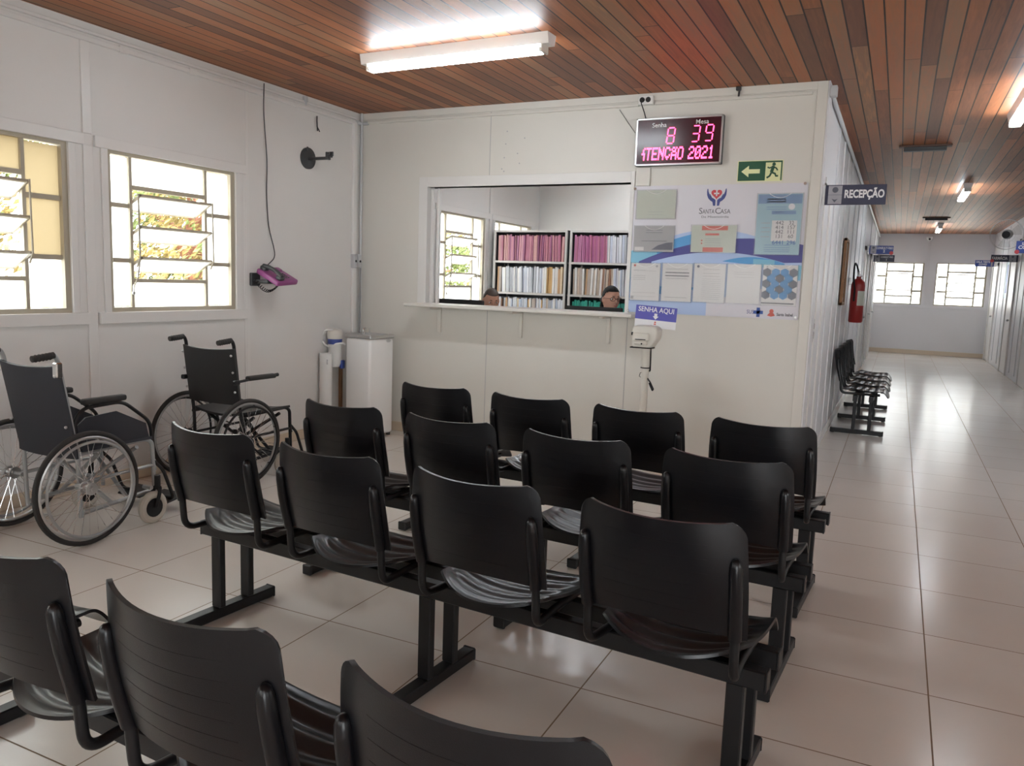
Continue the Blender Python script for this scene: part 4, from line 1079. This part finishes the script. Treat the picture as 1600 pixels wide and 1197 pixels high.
hb = m.build('dispenser_case', M['offwhite'], t, smooth=20); md = hb.modifiers.new('b', 'BEVEL'); md.width = .012; md.segments = 3; md.limit_method = 'ANGLE'
m = MB(); m.box((-.02, -.09, 1.04), (.12, .02, .06), .008); m.box((-.02, -.088, .995), (.10, .02, .03), .008); m.build('front_cover', M['offwhite'], hb)
m = MB(); m.box((-.02, -.1005, 1.022), (.075, .002, .006)); m.box((-.086, -.086, 1.06), (.014, .003, .022)); m.cyl((-.01, -.0985, .992), (-.01, -.100, .992), .006, n=10); m.box((-.02, -.04, .962), (.16, .09, .008), .002); m.build('ticket_slot', M['black'], hb)
t = thing('ticket_sign', 'small blue sign reading SENHA AQUI with a down arrow, above the ticket dispenser', 'sign', (-1.572, 5.63, 1.10))
m = MB(); m.b2((-.152, -.003, .0), (.152, 0, .155)); m.build('sign_card', M['signwhite'], t, smooth=0)
m = MB(); m.b2((-.152, -.0042, .055), (.152, -.003, .155)); m.build('blue_field', M['signviolet'], t, smooth=0)
m = MB(); add_text(m, 'SENHA AQUI', (-.0, -.0048, .127), .050, bold=.012, fit=.262); m.prism([(-.011, .103), (.011, .103), (.011, .083), (.022, .083), (0, .060), (-.022, .083), (-.011, .083)], -.0048, -.0042); m.build('lettering', M['signwhite'], t, smooth=0)
m = MB(); m.prism(circle_pts((0, .040), .007, 0, 6.0, 12), -.0042, -.003); m.b2((-.008, -.0042, .022), (.008, -.003, .031)); m.build('sign_crest', M['coral'], t, smooth=0)
m = MB(); m.tube([(-.028, -.002, .02), (-.028, .006, -.0), (-.028, -.024, -.004)], .004, 6); m.tube([(.02, .002, .02), (.02, .006, -.0), (.02, -.024, -.004)], .004, 6); m.build('sign_holder', M['steel'], t)
t.rotation_euler = (0, math.radians(3), 0)

# ================================================================== the corner: cooler, filters, conduits
t = thing('water_cooler', 'tall white water cooler with a steel top in the corner of the room', 'cooler', (-4.15, 5.74, 0), math.radians(-8))
m = MB(); m.b2((-.15, -.15, .02), (.15, .15, .868), .028); m.build('cabinet', M['enamel'], t, smooth=50)
m = MB(); m.b2((-.153, -.153, .866), (.153, .153, .898), .006); m.build('steel_top', M['steel'], t)
m = MB(); m.b2((-.11, -.11, .895), (.11, .11, .900), .002); m.build('basin', M['pipe'], t)
m = MB(); m.tube(path_round([(.02, -.10, .895), (.02, -.10, .945), (.02, -.075, .955)], .012), .008, 8); m.cyl((.02, -.10, .90), (.02, -.10, .918), .014, n=12); m.cyl((-.10, .10, .895), (-.10, .10, .94), .007, n=8); m.build('spout', M['chrome'], t)
m = MB(); m.sphere((.152, .075, .845), .024, (.15, 1.3, .55), 14); m.build('maker_badge', M['steel'], t)
m = MB()
for x in (-.12, .12):
    for y in (-.12, .12): m.cyl((x, y, 0), (x, y, .025), .018, n=10)
m.build('foot', M['black'], t)
t = thing('cup_dispenser', 'white tubular cup holder on the wall beside the water cooler', 'holder', (-4.425, 5.485, 0))
m = MB(); m.lathe([(.0, .20), (.045, .20), (.055, .22), (.055, .725), (.050, .725), (.050, .25)], n=32); m.build('cup_tube', M['white'], t)
m = MB(); m.box((-.055, 0, .45), (.026, .03, .06), .003); m.build('wall_mount', M['white'], t)
m = MB()
for z in (.64, .655, .67): m.box((.042, -.036, z), (.022, .010, .005), 0, Matrix.Rotation(math.radians(-45), 3, 'Z'))
m.build('print', M['inkdark'], t)
t = thing('water_filter', 'white water filter with a looping hose on the wall behind the cup holder', 'filter', (-4.42, 5.60, 0))
m = MB(); m.lathe([(0, .60), (.04, .60), (.055, .63), (.062, .80)], n=28); m.build('filter_bowl', M['white'], t)
m = MB(); m.shell(lambda u, v: Vector((.0675*math.cos(-1.3+1.3*u), .0675*math.sin(-1.3+1.3*u), .80+.045*v)), 12, 1, .001); m.lathe([(.058, .795), (.062, .80), (.064, .845), (.06, .85)], n=28); m.build('label_band', M['signblue'], t)
m = MB(); m.lathe([(.064, .845), (.068, .86), (.068, .90), (.055, .925), (.02, .935), (0, .936)], n=28); m.box((-.05, 0, .88), (.04, .05, .05), .005); m.build('filter_head', M['offwhite'], t)
m = MB(); P = [(-.035+.075*math.cos(a)*.9-.02, -.075, .86+.085*math.sin(a)) for a in [PI*.45+k*.33 for k in range(11)]]
P = [(.02, -.05, .925)]+[(-.0+.085*math.cos(a), -.075, .855+.075*math.sin(a)) for a in [PI*.62+k*.26 for k in range(15)]]+[(.10, -.02, .815), (.085, .03, .80)]
m.tube(path_round(P, .02, 3), .0085, 8); m.build('hose', M['white'], t)
m = MB(); m.box((.050, .04, .62), (.03, .05, .075), .01); m.build('valve', M['signblue'], t)
t = tag((lambda m: m.build('wooden_post', M['wood']))(MB().b2((-4.49, 5.74, .086), (-4.462, 5.77, .64), .003)), 'narrow brown wooden strip standing between the filter and the water cooler', 'strip')
t = thing('wall_conduit', 'pale vertical conduits with a switch box in the corner of the room', 'conduit', (XL, YB, 0))
m = MB(); m.b2((.0, -.135, .09), (.026, -.085, 2.745), .004); m.build('duct', M['trim'], t)
m = MB(); m.cyl((.03, -.032, .09), (.03, -.032, H-.002), .0125, n=14); m.cyl((.03, -.032, 1.16), (.03, -.032, 1.22), .0165, n=14); m.build('steel_pipe', M['pipe'], t)
m = MB(); m.box((.022, -.115, 1.53), (.044, .052, .125), .006); m.box((.022, -.052, 1.535), (.044, .052, .115), .006); m.build('switch_box', M['pipe'], t)
m = MB()
for y in (-.115, -.052): m.cyl((.044, y, 1.53), (.0465, y, 1.53), .011, n=12)
m.build('socket', M['black'], t)
m = MB(); m.tube([(.045, -.05, 1.47), (.048, -.055, 1.0), (.045, -.05, .5)], .003, 5); m.build('cord', M['charcoal'], t)
m = MB(); m.cyl((.02, -.09, 2.752), (.02, -.03, 2.752), .02, n=12); m.cyl((.045, -.02, 2.752), (.09, -.02, 2.752), .016, n=12); m.build('elbow', M['pipe'], t)
t = thing('ceiling_conduit', 'pair of pale conduits running under the ceiling along the window wall', 'conduit', (XL, 0, 0))
for z, w_ in ((2.742, .03), (2.784, .02)):
    m = MB(); m.b2((0, YF+.02, z-w_/2), (.022, YB-.09, z+w_/2), .004); m.build('duct', M['trim'], t)
m = MB()
for y in (1.6, 3.58, 4.12): m.b2((0, y-.03, 2.722), (.026, y+.03, 2.764), .003)
m.build('duct_joint', M['trim'], t)
m = MB(); m.tube([(XL+.015, 5.42, 2.70), (XL+.03, 5.40, 2.665), (XL+.035, 5.40, 2.61), (XL+.03, 5.41, 2.58)], .006, 6); m.tube([(XL+.03, 5.40, 2.62), (XL+.04, 5.425, 2.575)], .005, 6)
tag(m.build('loose_wire', M['charcoal']), 'short black wire poking out of the wall above the round bracket', 'wire')
m = MB(); m.box((XL+.02, 5.27, 2.805), (.035, .035, .045), .004); m.tube([(XL+.02, 5.27, 2.79), (XL+.03, 5.27, 2.76)], .008, 6); tag(m.build('conduit_clip', M['pipe']), 'small grey clip on the conduit under the ceiling', 'clip')
t = thing('fan_bracket', 'empty black round bracket with an arm on the window wall', 'bracket', (XL, 5.317, 2.345))
m = MB(); m.cyl((0, 0, 0), (.018, 0, 0), .086, n=36); m.cyl((.018, 0, 0), (.024, 0, 0), .07, .05, 36); m.box((.02, -.02, .075), (.012, .012, .03), .003); m.build('wall_plate', M['charcoal'], t)
m = MB(); m.box((.115, 0, -.005), (.19, .034, .022), .004); m.build('arm', M['charcoal'], t)
m = MB(); m.box((.215, 0, .012), (.02, .05, .06), .004); m.box((.235, .018, .03), (.04, .012, .036), .003); m.box((.235, -.018, .028), (.03, .012, .024), .003); m.cyl((.23, -.03, .01), (.23, .03, .01), .009, n=10); m.build('clamp', M['charcoal'], t)
# telephone
t = thing('telephone', 'purple desk telephone with a dark handset on a wall mount', 'telephone', (XL, 4.72, 1.30))
m = MB(); m.box((.012, -.02, .045), (.024, .10, .10), .006); m.box((.09, -.01, .03), (.15, .08, .03), .008); m.build('wall_mount', M['charcoal'], t)
Rp = Matrix.Translation((.150, .075, .072)) @ Matrix.Rotation(math.radians(25), 4, 'Y') @ Matrix.Rotation(math.radians(5), 4, 'X')
m = MB(); m.box((0, 0, 0), (.235, .22, .042), .012); m.box((-.06, .06, .022), (.05, .05, .025), .008); ph = m.build('phone_body', M['purple'], t); ph.matrix_local = Rp
m = MB(); m.tube([(-.10, -.065, .045), (-.05, -.065, .060), (0, -.065, .064), (.05, -.065, .060), (.10, -.065, .045)], [.018, .017, .016, .017, .018], 12); m.box((-.085, -.065, .034), (.055, .05, .03), .01); m.box((.085, -.065, .034), (.055, .05, .03), .01); ho = m.build('handset', M['charcoal'], t, smooth=50); ho.matrix_local = Rp
m = MB()
for r in range(4):
    for c in range(3): m.box((.0+r*.022, .0+c*.024, .021), (.014, .016, .008), .003)
ko = m.build('keypad', M['darkgrey'], ph)
m = MB(); P = []
for k in range(121):
    f = k/120; a = f*2*PI*15; c = Vector((.06+.16*f, -.07+.12*f, .045-.085*math.sin(PI*f))); P.append(c+Vector((math.cos(a)*.008, math.sin(a)*.012, math.sin(a)*.010)))
m.tube(P, .003, 5); m.build('coiled_cord', M['black'], t)
m = MB(); P = [(XL+.026, 4.795, 2.82), (XL+.028, 4.785, 2.62), (XL+.02, 4.81, 2.45), (XL+.012, 4.84, 2.25), (XL+.012, 4.83, 2.0), (XL+.012, 4.85, 1.75), (XL+.02, 4.90, 1.60), (XL+.035, 4.90, 1.52), (XL+.03, 4.81, 1.452)]
m.tube(path_round(P, .08, 6), .0042, 6); tag(m.build('telephone_line', M['charcoal']), 'thin dark line hanging from the ceiling conduit to the telephone', 'cable')

# ================================================================== corridor
def hang_sign(label, cat, y, x0, x1, z0, z1, field, split, texts, red=None):
    """board standing out from a wall, read from the waiting room; split = width of the grey crest panel, sign of side"""
    t = thing('hanging_sign', label, cat, ((x0+x1)/2, y, z0)); w2, h_ = (x1-x0)/2, z1-z0
    m = MB(); m.b2((-w2, -.006, 0), (w2, .006, h_), .002); m.build('sign_board', field, t)
    s0, s1 = (-w2+.03, -w2+split) if split > 0 else (w2+split, w2-.03)
    m = MB(); m.b2((s0, -.0075, .006), (s1, -.006, h_-.006)); m.build('crest_panel', M['signgrey'], t, smooth=0)
    m = MB(); c = (s0+s1)/2; r = min(.02, (s1-s0)*.3); m.prism(circle_pts((c, h_*.75), r, 0, 6.0, 12), -.0085, -.0075); m.prism([(c-r, h_*.30), (c, h_*.12), (c+r, h_*.30), (c, h_*.26)], -.0085, -.0075); m.b2((s0, -.0085, h_*.49), (s1, -.0075, h_*.505)); m.build('crest', M['hexgrey'], t, smooth=0)
    m = MB()
    for s_, x, z, size, fit in texts: add_text(m, s_, (x, -.0068, z), size, bold=.035, fit=fit)
    m.build('lettering', M['signwhite'], t, smooth=0)
    if red: m = MB(); m.prism(circle_pts((red, .018), .030, 0, 6.0, 16), -.010, -.0075); m.build('red_mark', M['logored'], t, smooth=0)
    m = MB(); e = -w2-.002 if split > 0 else w2+.002; m.b2((min(e, e-.012*(1 if split > 0 else -1)), -.012, .0), (max(e, e+.012), .012, h_), .002); m.build('side_bracket', M['steel'], t)
hang_sign('dark reception sign reading RECEPÇÃO on the corridor wall', 'sign', 6.15, XC+.016, -.142, 2.012, 2.150, M['signnavy'], .12, [('RECEPÇÃO', .062, .072, .075, .255)])
hang_sign('blue consulting room sign with a red mark, farther down the corridor', 'sign', 14.55, XC+.034, -.155, 2.05, 2.185, M['signblue'], .12, [('CONSULTÓRIO', .055, .095, .05, .25), ('2', .05, .045, .06, None)], .16)
hang_sign('dark sign seen under the blue consulting room sign', 'sign', 17.2, XC+.034, -.150, 2.02, 2.150, M['signnavy'], .12, [('CONSULTÓRIO', .055, .09, .045, .22), ('1', .05, .04, .05, None)])
hang_sign('dark pharmacy sign on the right-hand corridor wall beneath the fan'.replace('right-hand corridor wall', 'corridor wall'), 'sign', 16.85, 1.427, XR-.016, 2.045, 2.17, M['signnavy'], -.14, [('FARMÁCIA', -.075, .062, .07, .24)], -.19)
hang_sign('small blue sign reading SALA TESTE COVID near the end window', 'sign', 20.75, 1.46, XR-.034, 2.085, 2.225, M['signblue'], -.06, [('SALA TESTE', -.03, .10, .06, .27), ('COVID', -.03, .045, .055, .16)])
hang_sign('blue sign beginning CO with a red mark, cut off beside the fan', 'sign', 13.3, 1.415, XR-.016, 2.035, 2.205, M['signblue'], -.10, [('SALA', -.10, .13, .05, .1), ('COLETA', -.06, .08, .065, .26)], -.20)
# fire extinguisher
t = thing('fire_extinguisher', 'red fire extinguisher hung on the corridor wall above the benches', 'extinguisher', (XC+.115, 10.25, 1.055))
m = MB(); m.lathe([(0, 0), (.068, 0), (.078, .015), (.078, .43), (.07, .47), (.045, .505), (.026, .515), (.026, .54), (0, .54)], n=32); m.build('cylinder', M['red'], t)
m = MB(); m.shell(lambda u, v: Vector((.0795*math.cos(-1.5+1.7*u), .0795*math.sin(-1.5+1.7*u), .20+.17*v)), 16, 1, .001)
lb = m.build('label', M['papergreen'], t)
m = MB(); m.box((.0, -.0, .55), (.03, .07, .03), .005); m.box((0, -.03, .585), (.018, .11, .012), .004, Matrix.Rotation(.25, 3, 'X')); m.box((0, -.03, .56), (.018, .10, .010), .004); m.cyl((0, .0, .54), (.04, 0, .545), .012, n=10); m.build('valve', M['steel'], t)
m = MB(); m.tube(path_round([(0, .03, .55), (-.03, .05, .66), (-.05, -.02, .70), (-.055, -.10, .64), (-.05, -.10, .50), (-.03, -.085, .40), (-.03, -.085, .25)], .07), .010, 8); m.build('hose', M['black'], t)
m = MB(); m.b2((-.10, -.02, .44), (-.075, .02, .52), .003); m.build('wall_hook', M['steel'], t)
# narrow framed board on the partition
t = thing('framed_notice', 'narrow wooden framed notice seen edge-on along the corridor wall', 'frame', (XC+.010, 9.02, 1.27))
m = MB()
for a, b in (((0, -.2, 0), (.03, .2, .03)), ((0, -.2, .65), (.03, .2, .68)), ((0, -.2, 0), (.03, -.17, .68)), ((0, .17, 0), (.03, .2, .68))): m.b2(a, b, .003)
m.build('wood_frame', M['wood'], t); m = MB(); m.b2((0, -.17, .03), (.012, .17, .65)); m.build('backing', M['paper'], t); m = MB(); m.b2((.018, -.172, .03), (.021, .172, .65)); m.build('glass', M['clear'], t)
m = MB(); m.b2((.012, -.13, .08), (.0135, .13, .28)); m.build('print', M['wood'], t)
t = thing('lock_plate', 'small steel lock plate on the door post beside the banner', 'lock', (XC+.020, 6.18, 1.12))
m = MB(); m.b2((0, -.018, -.085), (.003, .018, .085), .001); m.build('plate', M['steel'], t); m = MB(); m.b2((.002, -.009, -.06), (.004, .009, -.01)); m.b2((.002, -.009, .01), (.004, .009, .05)); m.build('slot', M['black'], t)
m = MB(); m.tube(path_round([(XC+.02, YB+.04, 2.765), (XC+.022, 6.4, 2.76), (XC+.022, YE-.02, 2.76)], .05), .016, 10); mo = tag(m.build('corridor_conduit', M['pipe']), 'grey conduit running along the top of the corridor partition', 'conduit')
m = MB(); m.b2((XC+.014, YB-.04, 2.73), (XC+.06, YB+.03, 2.80), .004); tag(m.build('junction_box', M['pipe']), 'grey junction box at the top corner of the reception wall', 'box')
t = thing('security_camera', 'small white dome camera at the top of the end wall', 'camera', (.52, YE, 2.745))
m = MB(); m.lathe([(.0, -.07), (.035, -.062), (.06, -.03), (.065, 0), (.06, .02), (0, .02)], Matrix.Translation((0, -.07, 0)), 20); m.build('camera_dome', M['white'], t); m = MB(); m.sphere((0, -.125, -.035), .024, n=12); m.build('lens', M['black'], t); m = MB(); m.box((0, -.03, .03), (.06, .06, .03), .004); m.build('camera_mount', M['white'], t)
# wall fan
FY = 14.6
t = thing('wall_fan', 'wall fan with a thin wire guard and black hub near the end of the corridor', 'fan', (XR, FY, 2.33))
ctr = Vector((-.455, -.10, .045)); Rf = Matrix.Rotation(math.radians(-14), 4, 'Z') @ Matrix.Rotation(math.radians(6), 4, 'X')
m = MB(); m.cyl((-.02, 0, -.06), (0, 0, -.06), .07, n=20); m.tube(path_round([(0, 0, -.06), (-.22, .0, -.055), (-.26, .0, -.02)], .03), .016, 8); m.build('wall_arm', M['black'], t)
def fb(name, m, mt): o = m.build(name, mt, t); o.matrix_local = Matrix.Translation(ctr) @ Rf; return o
m = MB()
for q in (0, -.07): m.ring((0, q, 0), .225, .0035, 'y', 48, 6)
m.ring((0, -.075, 0), .12, .0015, 'y', 40, 5)
for k in range(40):
    a = 2*PI*k/40; m.tube([(.05*math.cos(a), -.095, .05*math.sin(a)), (.15*math.cos(a), -.092, .15*math.sin(a)), (.225*math.cos(a), -.05, .225*math.sin(a))], .0008, 4)
fb('wire_guard', m, M['steel'])
m = MB(); m.cyl((0, -.105, 0), (0, -.085, 0), .055, n=24); fb('guard_badge', m, M['black'])
m = MB(); m.cyl((0, .03, 0), (0, .16, 0), .075, .06, 24); m.cyl((0, -.03, 0), (0, .03, 0), .02, n=12); fb('motor', m, M['silver'])
for k in range(3):
    a = 2*PI*k/3+.4; m = MB()
    m.shell(lambda u, v: Vector((math.cos(a+(v-.5)*.9)*(.03+.17*u), -.03+.035*(v-.5), math.sin(a+(v-.5)*.9)*(.03+.17*u))), 8, 8, .003); fb('blade', m, M['clear'])
m = MB(); m.box((XR-.004, 18.26, 1.75), (.006, .56, .7), .001); po = tag(m.build('wall_poster', M['paperblue']), 'blue and white poster on the corridor wall beneath the pharmacy sign', 'poster')
m = MB(); m.b2((XR-.0085, 18.05, 1.5), (XR-.007, 18.40, 2.05)); m.build('print', M['inkblue'], po, smooth=0)
